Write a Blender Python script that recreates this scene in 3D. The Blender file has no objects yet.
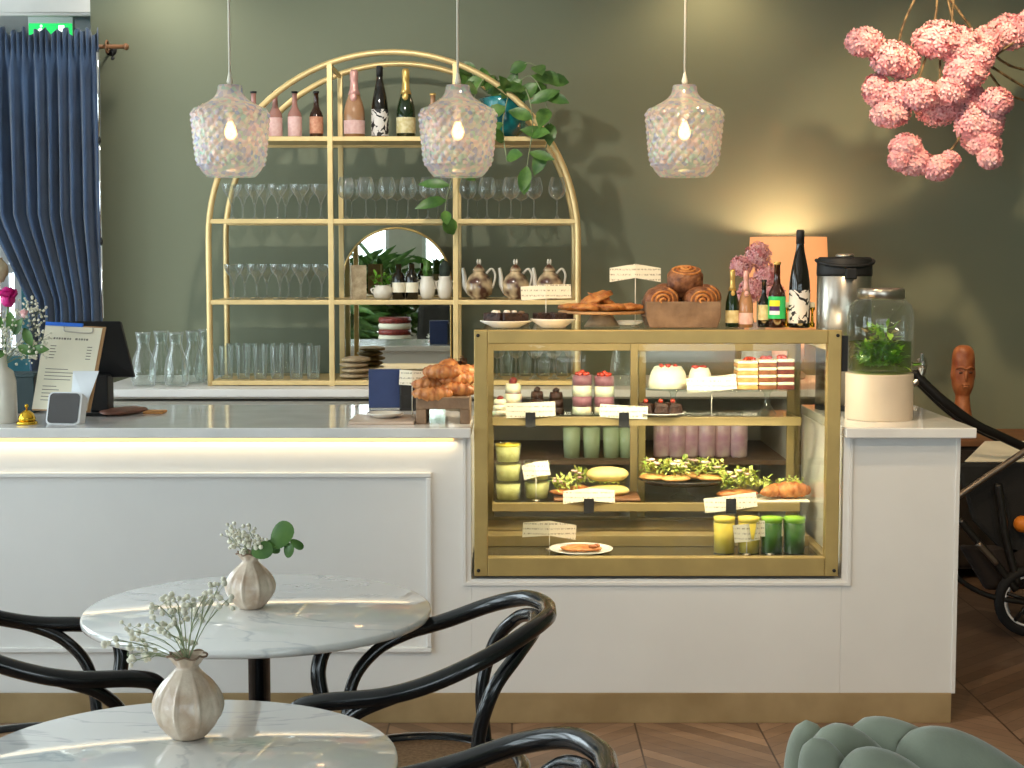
import bpy, math, random
from mathutils import Vector, Matrix, noise
PI = math.pi
scn = bpy.context.scene
COL = scn.collection

# ---------------------------------------------------------------- camera, light, exposure
F, HE = 1600.0, 1.60
PITCH = math.atan(129 / F)
CP, SP = math.cos(PITCH), math.sin(PITCH)
cam = bpy.data.objects.new('camera', bpy.data.cameras.new('camera'))
COL.objects.link(cam)
cam.location = (0, 0, HE)
cam.rotation_euler = (PI / 2 - PITCH, 0, 0)
cam.data.sensor_width = 36
cam.data.lens = F * 36 / 1024
cam.data.clip_start = .05
scn.camera = cam
scn.view_settings.view_transform = 'Standard'
scn.view_settings.look = 'None'
scn.view_settings.gamma = 1
scn.view_settings.use_curve_mapping = False
scn.view_settings.exposure = 0.45
scn.cycles.transparent_max_bounces = 40
scn.cycles.caustics_reflective = False
scn.cycles.caustics_refractive = False
scn.cycles.sample_clamp_indirect = 4

w = bpy.data.worlds.new('sky'); scn.world = w; w.use_nodes = True
bg = w.node_tree.nodes['Background']
bg.inputs[0].default_value = (.80, .90, 1.0, 1); bg.inputs[1].default_value = 6.5

def light(kind, name, loc, energy, color, aim=None, **kw):
    d = bpy.data.lights.new(name, kind); d.energy = energy; d.color = color
    for k, v in kw.items():
        if hasattr(d, k): setattr(d, k, v)
    o = bpy.data.objects.new(name, d); COL.objects.link(o); o.location = loc
    if aim is not None:
        o.rotation_euler = (Vector(aim) - Vector(loc)).to_track_quat('-Z', 'Y').to_euler()
    return o
WARM = (1, .74, .45); SOFT = (1, .92, .80); COOL = (.82, .92, 1)
WXL, WXR, WYF, WYB, CEIL = -3.9, 3.6, -3.2, 8.3, 3.2
# daylight through the window openings (portals guide the sky light)
def portal(loc, aim, sx, sy):
    o = light('AREA', 'window_portal', loc, 1, (1, 1, 1), aim, shape='RECTANGLE', size=sx, size_y=sy)
    o.data.cycles.is_portal = True
WINF = [(-3.3, -1.5), (-1.1, .7), (1.1, 2.9)]          # front wall openings, X ranges
WINL = [(0.2, 2.2), (2.7, 4.7), (5.2, 7.4)]                         # left wall openings, Y ranges; the last added to brighten the back wall's left
WZ0, WZ1 = .55, 2.75
for a, b in WINF: portal(((a + b) / 2, WYF - .02, (WZ0 + WZ1) / 2), ((a + b) / 2, 0, (WZ0 + WZ1) / 2), b - a, WZ1 - WZ0)
for a, b in WINL: portal((WXL - .02, (a + b) / 2, (WZ0 + WZ1) / 2), (0, (a + b) / 2, (WZ0 + WZ1) / 2), b - a, WZ1 - WZ0)
light('SUN', 'soft_sun', (-8, -6, 6), .0, (1, .95, .85), (0, 4, 0), angle=.2)
# ceiling spots washing the back wall and the bar
for (x, y, tx, ty, tz, e, c, ang) in [(-1.75, 7.95, -1.75, 8.2, 1.6, 13, SOFT, 2.6), (1.0, 7.95, 1.0, 8.2, 1.6, 15, WARM, 2.6),
                                     (1.75, 6.55, 2.1, 7.7, 2.25, 90, WARM, 1.1), (-.75, 5.6, -.7, 8.1, 1.7, 90, SOFT, 1.3), (.35, 4.6, .8, 6.2, 1.0, 90, WARM, 1.3),
                                     (2.6, 4.0, 2.4, 6.4, 0, 60, WARM, 1.5), (.4, 3.0, 1.4, 5.3, .2, 70, WARM, 1.4)]:
    light('SPOT', 'ceiling_spot', (x, y, 3.12), e, c, (tx, ty, tz), spot_size=ang, spot_blend=.8, shadow_soft_size=.05)

# ---------------------------------------------------------------- helpers
def at(px, py, Y):
    u, v = (px - 512) / F, -(py - 384) / F
    dy, dz = CP + v * SP, -SP + v * CP
    t = Y / dy
    return Vector((u * t, Y, HE + dz * t))
def dep(Y, z): return Y * CP - (z - HE) * SP
def Xp(px, Y, z=1.2): return (px - 512) / F * dep(Y, z)
def Zp(py, Y): return at(512, py, Y).z
def mp(n, Y, z=1.2): return n * dep(Y, z) / F            # n pixels in metres
def lin(c):
    return tuple(((v / 255) / 12.92 if v / 255 <= .04045 else ((v / 255 + .055) / 1.055) ** 2.4) for v in c) + (1,)
ORD = ['first', 'second', 'third', 'fourth', 'fifth', 'sixth', 'seventh', 'eighth', 'ninth', 'tenth', 'eleventh', 'twelfth']

class MB:
    def __init__(s): s.v = []; s.f = []; s.sm = []
    def add(s, vs, fs, smooth=False):
        n = len(s.v); s.v += [tuple(p) for p in vs]
        for f in fs: s.f.append(tuple(i + n for i in f)); s.sm.append(smooth)
        return s
    def box(s, x0, x1, y0, y1, z0, z1, M=None):
        vs = [Vector((x, y, z)) for z in (z0, z1) for y in (y0, y1) for x in (x0, x1)]
        if M is not None: vs = [M @ p for p in vs]
        return s.add(vs, [(0, 2, 3, 1), (4, 5, 7, 6), (0, 1, 5, 4), (2, 6, 7, 3), (0, 4, 6, 2), (1, 3, 7, 5)])
    def prism(s, pts, y0, y1, M=None):                      # outline in XZ, extruded along Y
        n = len(pts)
        vs = [Vector((x, y0, z)) for x, z in pts] + [Vector((x, y1, z)) for x, z in pts]
        if M is not None: vs = [M @ p for p in vs]
        return s.add(vs, [tuple(range(n)), tuple(range(2 * n - 1, n - 1, -1))] + [(i, i + n, (i + 1) % n + n, (i + 1) % n) for i in range(n)])
    def lathe(s, prof, n=20, c=(0, 0, 0), mod=None, M=None, caps=True):
        vs = []; fs = []
        for k, (r, z) in enumerate(prof):
            for i in range(n):
                a = 2 * PI * i / n
                rr = r * (mod(a, z, k) if mod else 1)
                p = Vector((rr * math.cos(a), rr * math.sin(a), z))
                p = (M @ p) if M is not None else p
                vs.append(p + Vector(c))
        for k in range(len(prof) - 1):
            for i in range(n):
                j = (i + 1) % n
                fs.append((k * n + i, k * n + j, (k + 1) * n + j, (k + 1) * n + i))
        if caps:
            if prof[0][0] > 1e-5: fs.append(tuple(range(n - 1, -1, -1)))
            if prof[-1][0] > 1e-5: fs.append(tuple((len(prof) - 1) * n + i for i in range(n)))
        return s.add(vs, fs, True)
    def tube(s, pts, r, n=8, closed=False, M=None):
        pts = [Vector(p) for p in pts]; m = len(pts); vs = []; fs = []
        up = None
        for k in range(m):
            if closed: t = pts[(k + 1) % m] - pts[k - 1]
            else: t = pts[min(k + 1, m - 1)] - pts[max(k - 1, 0)]
            t = t.normalized() if t.length > 1e-9 else Vector((0, 0, 1))
            if up is None:
                up = Vector((0, 0, 1)) if abs(t.z) < .9 else Vector((1, 0, 0))
            a = t.cross(up)
            if a.length < 1e-6: a = t.orthogonal()
            a.normalize(); b = a.cross(t).normalized(); up = b
            rr = r[k] if isinstance(r, (list, tuple)) else r
            for i in range(n):
                th = 2 * PI * i / n
                p = pts[k] + a * (math.cos(th) * rr) + b * (math.sin(th) * rr)
                vs.append(M @ p if M is not None else p)
        for k in range(m if closed else m - 1):
            for i in range(n):
                j = (i + 1) % n; q = (k + 1) % m
                fs.append((k * n + i, k * n + j, q * n + j, q * n + i))
        if not closed:
            fs.append(tuple(range(n - 1, -1, -1))); fs.append(tuple((m - 1) * n + i for i in range(n)))
        return s.add(vs, fs, True)
    def ball(s, c, r, n=8, m=6, amp=0, freq=8, seed=0, M=None):
        r = r if isinstance(r, (tuple, list)) else (r, r, r)
        vs = []; fs = []
        for k in range(m + 1):
            ph = PI * k / m
            for i in range(n):
                th = 2 * PI * i / n
                d = Vector((math.sin(ph) * math.cos(th), math.sin(ph) * math.sin(th), math.cos(ph)))
                q = 1 + (amp * noise.noise(d * freq + Vector((seed, seed * .7, seed * 1.3))) if amp else 0)
                p = Vector((d.x * r[0] * q, d.y * r[1] * q, d.z * r[2] * q))
                if M is not None: p = M @ p
                vs.append(p + Vector(c))
        for k in range(m):
            for i in range(n):
                j = (i + 1) % n
                fs.append((k * n + i, (k + 1) * n + i, (k + 1) * n + j, k * n + j))
        return s.add(vs, fs, True)
    def leaf(s, p, d, L, W, up=Vector((0, 0, 1)), bend=.3, segs=4):
        d = Vector(d).normalized(); a = d.cross(Vector(up))
        a = a.normalized() if a.length > 1e-4 else Vector((1, 0, 0)); u = a.cross(d)
        vs = []; fs = []
        for k in range(segs + 1):
            t = k / segs; wd = W * .5 * math.sin(PI * min(1, t * .97 + .02)) ** .75
            c = Vector(p) + d * (L * t) - u * (bend * L * t * t)
            vs += [c - a * wd + u * wd * .3, c, c + a * wd + u * wd * .3]
        for k in range(segs):
            o = k * 3; fs += [(o, o + 1, o + 4, o + 3), (o + 1, o + 2, o + 5, o + 4)]
        return s.add(vs, fs, True)
    def greens(s, c, r, n, L, seed=0):
        R = random.Random(seed)
        for _ in range(n):
            d = Vector((R.uniform(-1, 1), R.uniform(-1, 1), R.uniform(-.1, 1)))
            p = Vector(c) + Vector((R.uniform(-1, 1) * r[0], R.uniform(-1, 1) * r[1], R.uniform(-.6, 1) * r[2]))
            s.leaf(p, d, L * R.uniform(.6, 1.3), L * R.uniform(.3, .7), bend=R.uniform(-.3, .8), segs=3)
        return s
    def build(s, name, mat, parent=None, bevel=0, loc=None, seg=2, **props):
        me = bpy.data.meshes.new(name)
        me.from_pydata(s.v, [], s.f); me.update()
        for p, q in zip(me.polygons, s.sm): p.use_smooth = q
        if mat is not None: me.materials.append(mat)
        o = bpy.data.objects.new(name, me); COL.objects.link(o)
        if parent is not None: o.parent = parent
        if loc is not None: o.location = loc
        if bevel:
            b = o.modifiers.new('bevel', 'BEVEL'); b.width = bevel; b.segments = seg; b.limit_method = 'ANGLE'
        for k, v in props.items(): o[k] = v
        return o
def thing(name, label, cat, loc=(0, 0, 0), rz=0, group=None):
    o = bpy.data.objects.new(name, None); COL.objects.link(o); o.empty_display_size = .05
    o.location = loc; o.rotation_euler = (0, 0, rz); o['label'] = label; o['category'] = cat
    if group: o['group'] = group
    return o
def kids(o): return [c for c in COL.objects if c.parent == o]
KID = {}
def clone(root, loc, rz=0, label=None, group=None, sc=None):
    def cp(o, par):
        c = o.copy(); COL.objects.link(c); c.parent = par
        for ch in KID.setdefault(o.name, kids(o)): cp(ch, c)
        return c
    r = cp(root, None); r.location = loc; r.rotation_euler = (0, 0, rz)
    if sc: r.scale = (sc,) * 3
    if label: r['label'] = label
    if group: r['group'] = group
    return r
def struct(o): o['kind'] = 'structure'; return o
def spl(pts, n=6, closed=False):                              # Catmull-Rom through the points
    P = [Vector(p) for p in pts]; out = []; m = len(P)
    for i in range(m if closed else m - 1):
        if closed: a, b, c, d = P[i - 1], P[i], P[(i + 1) % m], P[(i + 2) % m]
        else: a, b, c, d = P[max(i - 1, 0)], P[i], P[i + 1], P[min(i + 2, m - 1)]
        for k in range(n):
            t = k / n
            out.append(.5 * ((2 * b) + (c - a) * t + (2 * a - 5 * b + 4 * c - d) * t * t + (3 * b - a - 3 * c + d) * t ** 3))
    if not closed: out.append(P[-1])
    return out

# ---------------------------------------------------------------- materials
def nodes(name):
    m = bpy.data.materials.new(name); m.use_nodes = True
    nt = m.node_tree; return m, nt, nt.nodes['Principled BSDF']
def mat(name, rgb, rough=.5, metal=0, var=0, scale=8, rgb2=None, bump=0, bscale=60, coat=0, trans=0, sss=0, emit=None, es=0, sheen=0, ior=1.45, detail=4):
    m, nt, b = nodes(name); N = nt.nodes; L = nt.links
    b.inputs['Base Color'].default_value = lin(rgb); b.inputs['Roughness'].default_value = rough
    b.inputs['Metallic'].default_value = metal; b.inputs['Coat Weight'].default_value = coat
    b.inputs['Transmission Weight'].default_value = trans; b.inputs['IOR'].default_value = ior
    b.inputs['Sheen Weight'].default_value = sheen
    if sss: b.inputs['Subsurface Weight'].default_value = sss; b.inputs['Subsurface Scale'].default_value = .01
    if emit: b.inputs['Emission Color'].default_value = lin(emit); b.inputs['Emission Strength'].default_value = es
    tc = N.new('ShaderNodeTexCoord')
    if rgb2 or var:
        n = N.new('ShaderNodeTexNoise'); n.inputs['Scale'].default_value = scale; n.inputs['Detail'].default_value = detail
        r = N.new('ShaderNodeValToRGB')
        r.color_ramp.elements[0].position = .35; r.color_ramp.elements[1].position = .65
        c1 = rgb; c2 = rgb2 or tuple(max(0, v * (1 - var)) for v in rgb)
        r.color_ramp.elements[0].color = lin(c1); r.color_ramp.elements[1].color = lin(c2)
        L.new(tc.outputs['Object'], n.inputs['Vector']); L.new(n.outputs['Fac'], r.inputs[0]); L.new(r.outputs[0], b.inputs['Base Color'])
    if bump:
        n2 = N.new('ShaderNodeTexNoise'); n2.inputs['Scale'].default_value = bscale; n2.inputs['Detail'].default_value = 3
        bu = N.new('ShaderNodeBump'); bu.inputs['Strength'].default_value = bump; bu.inputs['Distance'].default_value = .01
        L.new(tc.outputs['Object'], n2.inputs['Vector']); L.new(n2.outputs['Fac'], bu.inputs['Height']); L.new(bu.outputs[0], b.inputs['Normal'])
    return m
def thin_glass(name, tint=(245, 250, 248), edge=.75, base=.07, power=2.5, rough=.02, painted_glint=0):
    m = bpy.data.materials.new(name); m.use_nodes = True; nt = m.node_tree; N = nt.nodes; L = nt.links; N.clear()
    out = N.new('ShaderNodeOutputMaterial'); tr = N.new('ShaderNodeBsdfTransparent'); gl = N.new('ShaderNodeBsdfGlossy')
    tr.inputs[0].default_value = lin(tint); gl.inputs['Roughness'].default_value = rough
    lw = N.new('ShaderNodeLayerWeight'); lw.inputs[0].default_value = .5
    pw = N.new('ShaderNodeMath'); pw.operation = 'POWER'; pw.inputs[1].default_value = power
    mr = N.new('ShaderNodeMapRange'); mr.inputs['To Min'].default_value = base; mr.inputs['To Max'].default_value = edge
    mx = N.new('ShaderNodeMixShader')
    L.new(lw.outputs['Facing'], pw.inputs[0]); L.new(pw.outputs[0], mr.inputs['Value']); L.new(mr.outputs[0], mx.inputs[0])
    df = N.new('ShaderNodeBsdfTranslucent'); df.inputs[0].default_value = (.85, .88, .86, 1); d2 = N.new('ShaderNodeBsdfDiffuse'); d2.inputs[0].default_value = (.85, .88, .86, 1)  # white diffuse mixed in to paint pale highlights along the glass edges
    m0 = N.new('ShaderNodeMixShader'); m0.inputs[0].default_value = .5; L.new(df.outputs[0], m0.inputs[1]); L.new(d2.outputs[0], m0.inputs[2])
    m1 = N.new('ShaderNodeMixShader'); m1.inputs[0].default_value = painted_glint; L.new(gl.outputs[0], m1.inputs[1]); L.new(m0.outputs[0], m1.inputs[2])
    L.new(tr.outputs[0], mx.inputs[1]); L.new(m1.outputs[0], mx.inputs[2]); L.new(mx.outputs[0], out.inputs[0])
    return m
def clip_mix(name, rgb, alpha, rough=.2, metal=0):              # a tinted, partly see-through material
    m = mat(name, rgb, rough, metal); b = m.node_tree.nodes['Principled BSDF']; b.inputs['Alpha'].default_value = alpha; return m

M = {}
M['brass'] = mat('brushed brass', (214, 184, 122), .32, .85, var=.06, scale=14)
M['rackgold'] = mat('satin gold metal', (228, 200, 142), .42, .45, var=.05, scale=10)
M['casegold'] = mat('olive gold anodised metal', (184, 158, 98), .40, .4, var=.06, scale=10)
M['caseinner'] = mat('olive bronze shelf metal', (150, 130, 84), .45, .3, var=.06, scale=10)
M['white'] = mat('white lacquer', (226, 224, 220), .35, var=.02, scale=3, coat=.1)
M['whitetop'] = mat('glossy stone worktop', (232, 230, 226), .12, var=.05, scale=6, coat=.3)
M['plinth'] = mat('oak plinth', (172, 148, 108), .38, .15, scale=5, rgb2=(150, 126, 88))
M['black'] = mat('black lacquered wood', (16, 19, 22), .22, var=.2, scale=30, coat=.35)
M['matblack'] = mat('matte black', (26, 26, 27), .55, var=.2)
M['dark'] = mat('dark shadow interior', (40, 38, 34), .8, var=.2)
M['glass'] = thin_glass('clear glass', painted_glint=.3)
M['glassware'] = thin_glass('glassware', (238, 243, 240), .9, .10, 1.5, .05, .45)
M['pane'] = thin_glass('window pane', (250, 252, 250), .5, .05, 4, .005)
M['casepane'] = thin_glass('case pane', (252, 252, 248), .35, .012, 4, .005)
M['steel'] = mat('brushed steel', (196, 186, 172), .28, 1, var=.06, scale=20)
M['chrome'] = mat('polished chrome', (225, 225, 225), .08, 1)
M['cream'] = mat('cream ceramic', (222, 214, 198), .28, var=.05, scale=12, coat=.3)
M['plate'] = mat('white porcelain', (236, 232, 220), .2, var=.03, coat=.3)
M['paper'] = mat('cream card', (238, 230, 206), .7, var=.03)
M['paperw'] = mat('white paper', (232, 236, 240), .7, var=.03)
M['ink'] = mat('printed ink', (120, 112, 100), .8)
M['wood'] = mat('light wood', (190, 146, 98), .5, scale=7, rgb2=(160, 116, 72), bump=.1)
M['crate'] = mat('rustic brown wood', (142, 116, 92), .65, scale=14, rgb2=(108, 84, 64), bump=.4, bscale=40)
M['pastry'] = mat('golden pastry', (206, 142, 76), .42, scale=38, rgb2=(150, 84, 34), bump=.5, bscale=90, sss=.1)
M['croissant'] = mat('baked croissant', (206, 140, 82), .4, scale=30, rgb2=(150, 84, 40), bump=.4, bscale=80, sss=.1)
M['bun'] = mat('cinnamon bun', (150, 98, 62), .5, scale=40, rgb2=(96, 56, 34), bump=.5, bscale=90)
M['sugar'] = mat('sugar icing', (240, 226, 206), .6, bump=.3)
M['choc'] = mat('dark chocolate cake', (70, 42, 28), .5, scale=60, rgb2=(36, 20, 14), bump=.6, bscale=120)
M['creamy'] = mat('whipped cream', (246, 238, 206), .4, var=.05, scale=30, bump=.3, sss=.2)
M['sponge'] = mat('golden sponge', (224, 170, 104), .7, scale=50, rgb2=(204, 146, 80), bump=.4)
M['jam'] = mat('berry filling', (150, 62, 50), .35, scale=50, rgb2=(104, 34, 34))
M['berry'] = mat('red berry', (196, 66, 44), .25, var=.2, scale=40, coat=.4)
M['purple'] = mat('berry mousse', (158, 96, 108), .4, var=.15, scale=50)
M['salad'] = mat('salad leaves', (222, 222, 130), .45, scale=40, rgb2=(160, 184, 76), sss=.1)
M['leaf'] = mat('green leaves', (92, 128, 56), .38, scale=18, rgb2=(54, 92, 36))
M['leafd'] = mat('dark green leaves', (66, 98, 46), .4, scale=12, rgb2=(34, 66, 28))
M['mint'] = mat('mint leaves', (120, 176, 52), .4, scale=30, rgb2=(70, 130, 30))
M['pink'] = mat('pink petals', (255, 206, 206), .6, scale=22, rgb2=(244, 168, 176), sss=.1)
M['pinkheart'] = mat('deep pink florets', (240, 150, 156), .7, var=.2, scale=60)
M['twig'] = mat('brown twig', (150, 126, 88), .7, scale=30, rgb2=(80, 64, 44), bump=.3)
M['stemg'] = mat('green stem', (150, 160, 120), .6, var=.2)
M['gyp'] = mat('tiny cream blossoms', (238, 232, 210), .7, var=.1, scale=60)
M['magenta'] = mat('magenta petals', (222, 40, 140), .5, scale=30, rgb2=(180, 20, 110))
M['turq'] = mat('turquoise glaze', (30, 132, 132), .2, scale=20, rgb2=(20, 96, 104), coat=.4)
M['terra'] = mat('terracotta', (176, 106, 92), .7, var=.15, scale=14)
M['velvet'] = mat('curtain velvet', (52, 74, 104), .85, scale=5, rgb2=(40, 58, 84), sheen=.5, bump=.15, bscale=120)
M['mintvelvet'] = mat('mint velvet', (160, 166, 146), .7, scale=8, rgb2=(140, 146, 128), sheen=.6, bump=.1, bscale=200)
M['navy'] = mat('navy card', (44, 60, 104), .5, var=.1, scale=10)
M['gold'] = mat('polished gold', (222, 178, 60), .15, 1)
M['rope'] = mat('white flex', (224, 218, 200), .5)
M['blackglass'] = mat('black bottle glass', (24, 22, 16), .08, coat=.5, var=.1)
M['greenglass'] = mat('green bottle glass', (26, 44, 22), .08, coat=.5, var=.1)
M['brownglass'] = mat('brown bottle glass', (52, 26, 14), .08, coat=.5, var=.1)
M['roseglass'] = mat('rose wine glass', (206, 156, 118), .1, coat=.5, scale=9, rgb2=(178, 128, 84), trans=.3)
M['clearliq'] = mat('pale pink drink', (196, 140, 128), .1, coat=.5, trans=.3)
M['pinkfoil'] = mat('pink foil', (226, 170, 160), .35, .3, var=.05)
M['pinklabel'] = mat('pink label', (232, 196, 190), .6, scale=60, rgb2=(222, 178, 172), detail=1)
M['goldfoil'] = mat('gold foil', (216, 180, 104), .3, .6)
M['creamlabel'] = mat('cream label', (226, 214, 170), .6, scale=50, rgb2=(204, 188, 132), detail=1)
M['peachlabel'] = mat('peach label', (214, 158, 128), .6, scale=60, rgb2=(196, 130, 100), detail=1)
M['orangedrink'] = mat('yellow smoothie', (250, 216, 84), .35, var=.05, scale=20)
M['greendrink'] = mat('green juice', (64, 112, 20), .3, scale=20, rgb2=(46, 86, 14))
M['foam'] = mat('green foam', (150, 200, 40), .5, var=.1)
M['jarcream'] = mat('overnight oats', (214, 208, 140), .5, scale=30, rgb2=(190, 180, 110))
M['yolk'] = mat('lemon topping', (240, 214, 70), .4, var=.1, scale=40)
M['teapot'] = mat('patterned teapot glaze', (214, 190, 150), .2, scale=22, rgb2=(84, 54, 44), coat=.5, detail=1)
M['shade'] = mat('peach lamp shade', (226, 164, 118), .8, var=.03, emit=(240, 158, 96), es=.55)
M['carved'] = mat('carved orange wood', (176, 112, 70), .4, scale=16, rgb2=(128, 62, 28), bump=.2)
M['leatherd'] = mat('black fabric', (30, 29, 28), .8, var=.2, bump=.2, bscale=200)
M['tyre'] = mat('rubber tyre', (22, 21, 21), .8)
M['whiteplastic'] = mat('white plastic', (226, 226, 226), .4)
M['blue'] = mat('blue clip', (40, 110, 220), .4)
M['linen'] = mat('beige linen', (196, 178, 146), .85, scale=30, rgb2=(160, 140, 110), bump=.4)
M['leather'] = mat('brown leather', (132, 88, 72), .5, var=.15, scale=20)
M['beigebase'] = mat('beige enamel', (206, 190, 170), .45, var=.03)
M['doorwood'] = mat('walnut board', (134, 94, 62), .5, scale=6, rgb2=(104, 68, 42))
M['cane'] = mat('woven cane seat', (178, 142, 104), .7, scale=120, rgb2=(140, 104, 70), bump=.4, bscale=300)
M['candle'] = mat('ivory candle holder', (240, 226, 190), .5, emit=(255, 226, 170), es=.15)
M['bulb'] = mat('glowing bulb', (255, 190, 110), .5, emit=(255, 190, 110), es=9)
M['led'] = mat('warm led strip', (255, 210, 140), .5, emit=(255, 206, 130), es=7)
M['ceil'] = mat('white ceiling paint', (236, 234, 228), .9, var=.02)
M['wallg'] = mat('sage green wall paint', (118, 123, 102), .82, scale=1.2, rgb2=(114, 119, 98), bump=.03, bscale=120)
M['wallblue'] = mat('teal wall paint', (84, 150, 166), .85, var=.03)
M['wallw'] = mat('warm white plaster', (214, 208, 196), .9, var=.03)
M['soil'] = mat('potting soil', (60, 44, 32), .9, var=.3, scale=60)

def marble():
    m, nt, b = nodes('polished white marble'); N = nt.nodes; L = nt.links
    tc = N.new('ShaderNodeTexCoord'); n = N.new('ShaderNodeTexNoise'); n.inputs['Scale'].default_value = 1.6; n.inputs['Detail'].default_value = 5; n.inputs['Distortion'].default_value = 1.6
    s = N.new('ShaderNodeMath'); s.operation = 'SUBTRACT'; s.inputs[1].default_value = .5
    a = N.new('ShaderNodeMath'); a.operation = 'ABSOLUTE'
    r = N.new('ShaderNodeValToRGB'); e = r.color_ramp.elements
    e[0].position = 0; e[0].color = lin((212, 214, 214)); e[1].position = .018; e[1].color = lin((240, 239, 235))
    mp_ = N.new('ShaderNodeMapping'); mp_.inputs['Scale'].default_value = (1, 2.2, 1); mp_.inputs['Rotation'].default_value = (0, 0, .5)
    L.new(tc.outputs['Object'], mp_.inputs[0]); L.new(mp_.outputs[0], n.inputs['Vector']); L.new(n.outputs['Fac'], s.inputs[0]); L.new(s.outputs[0], a.inputs[0])
    L.new(a.outputs[0], r.inputs[0]); L.new(r.outputs[0], b.inputs['Base Color'])
    b.inputs['Roughness'].default_value = .06; b.inputs['Coat Weight'].default_value = .5; b.inputs['IOR'].default_value = 1.6
    return m
M['marble'] = marble()
def herring():
    m, nt, b = nodes('chevron oak parquet'); N = nt.nodes; L = nt.links
    tc = N.new('ShaderNodeTexCoord'); sx = N.new('ShaderNodeSeparateXYZ'); L.new(tc.outputs['Object'], sx.inputs[0])
    def mt(op, a, b_=None, c=None):
        n = N.new('ShaderNodeMath'); n.operation = op
        for i, q in enumerate((a, b_, c)):
            if q is None: continue
            if isinstance(q, (int, float)): n.inputs[i].default_value = q
            else: L.new(q, n.inputs[i])
        return n.outputs[0]
    W, H = .42, .085
    u = mt('DIVIDE', sx.outputs[0], W); fu = mt('FLOOR', u); par = mt('MODULO', mt('ABSOLUTE', fu), 2)
    uu = mt('FRACT', u); sg = mt('SUBTRACT', mt('MULTIPLY', par, 2), 1)
    v = mt('DIVIDE', mt('ADD', sx.outputs[1], mt('MULTIPLY', mt('MULTIPLY', uu, W), sg)), H)
    fv = mt('FLOOR', v)
    cb = N.new('ShaderNodeCombineXYZ'); L.new(fu, cb.inputs[0]); L.new(fv, cb.inputs[1])
    wn = N.new('ShaderNodeTexWhiteNoise'); wn.noise_dimensions = '2D'; L.new(cb.outputs[0], wn.inputs['Vector'])
    ns = N.new('ShaderNodeTexNoise'); ns.inputs['Scale'].default_value = 3; ns.inputs['Detail'].default_value = 6
    mpn = N.new('ShaderNodeMapping'); mpn.inputs['Scale'].default_value = (4, 12, 1); L.new(tc.outputs['Object'], mpn.inputs[0]); L.new(mpn.outputs[0], ns.inputs['Vector'])
    mixv = mt('ADD', mt('MULTIPLY', wn.outputs['Value'], .55), mt('MULTIPLY', ns.outputs['Fac'], .45))
    r = N.new('ShaderNodeValToRGB'); e = r.color_ramp.elements
    e[0].position = .15; e[0].color = lin((98, 76, 60)); e[1].position = .85; e[1].color = lin((142, 114, 92)); L.new(mixv, r.inputs[0])
    ed = mt('MINIMUM', mt('FRACT', v), mt('MULTIPLY', mt('MINIMUM', uu, mt('SUBTRACT', 1, uu)), 5))
    gap = mt('LESS_THAN', ed, .035)
    mx = N.new('ShaderNodeMix'); mx.data_type = 'RGBA'; L.new(gap, mx.inputs['Factor']); L.new(r.outputs[0], mx.inputs['A']); mx.inputs['B'].default_value = lin((60, 42, 32))
    L.new(mx.outputs['Result'], b.inputs['Base Color']); b.inputs['Roughness'].default_value = .38
    return m
M['floor'] = herring()
def bwlabel():
    m, nt, b = nodes('black brush art on white label'); N = nt.nodes; L = nt.links
    tc = N.new('ShaderNodeTexCoord'); n = N.new('ShaderNodeTexNoise'); n.inputs['Scale'].default_value = 16; n.inputs['Detail'].default_value = 2; n.inputs['Distortion'].default_value = 2
    r = N.new('ShaderNodeValToRGB'); r.color_ramp.interpolation = 'CONSTANT'; e = r.color_ramp.elements
    e[0].color = lin((30, 28, 28)); e[1].position = .45; e[1].color = lin((226, 220, 212))
    L.new(tc.outputs['Object'], n.inputs[0]); L.new(n.outputs['Fac'], r.inputs[0]); L.new(r.outputs[0], b.inputs['Base Color']); b.inputs['Roughness'].default_value = .6
    return m
M['bwlabel'] = bwlabel()
def dichroic():
    m = bpy.data.materials.new('iridescent quilted glass'); m.use_nodes = True; nt = m.node_tree; N = nt.nodes; L = nt.links; N.clear()
    out = N.new('ShaderNodeOutputMaterial'); tr = N.new('ShaderNodeBsdfTransparent'); tr.inputs[0].default_value = lin((246, 232, 226))
    b = N.new('ShaderNodeBsdfPrincipled'); tl = N.new('ShaderNodeBsdfTranslucent')
    tc = N.new('ShaderNodeTexCoord'); vo = N.new('ShaderNodeTexVoronoi'); vo.inputs['Scale'].default_value = 70
    L.new(tc.outputs['Object'], vo.inputs['Vector'])
    r = N.new('ShaderNodeValToRGB'); e = r.color_ramp.elements
    e[0].color = lin((236, 212, 208)); e[1].color = lin((246, 238, 226))
    for p, c in ((.3, (172, 196, 236)), (.5, (242, 226, 226)), (.72, (190, 234, 220))):
        q = e.new(p); q.color = lin(c)
    sp = N.new('ShaderNodeSeparateColor'); L.new(vo.outputs['Color'], sp.inputs[0]); L.new(sp.outputs[0], r.inputs[0])
    L.new(r.outputs[0], b.inputs['Base Color']); b.inputs['Roughness'].default_value = .12; b.inputs['Metallic'].default_value = .3
    b.inputs['Thin Film Thickness'].default_value = 420; b.inputs['Thin Film IOR'].default_value = 1.6
    L.new(r.outputs[0], tl.inputs[0])
    m1 = N.new('ShaderNodeMixShader'); m1.inputs[0].default_value = .45; L.new(b.outputs[0], m1.inputs[1]); L.new(tl.outputs[0], m1.inputs[2])
    m2 = N.new('ShaderNodeMixShader'); m2.inputs[0].default_value = .5; L.new(tr.outputs[0], m2.inputs[1]); L.new(m1.outputs[0], m2.inputs[2])
    L.new(m2.outputs[0], out.inputs[0]); return m
M['dichroic'] = dichroic()
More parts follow.
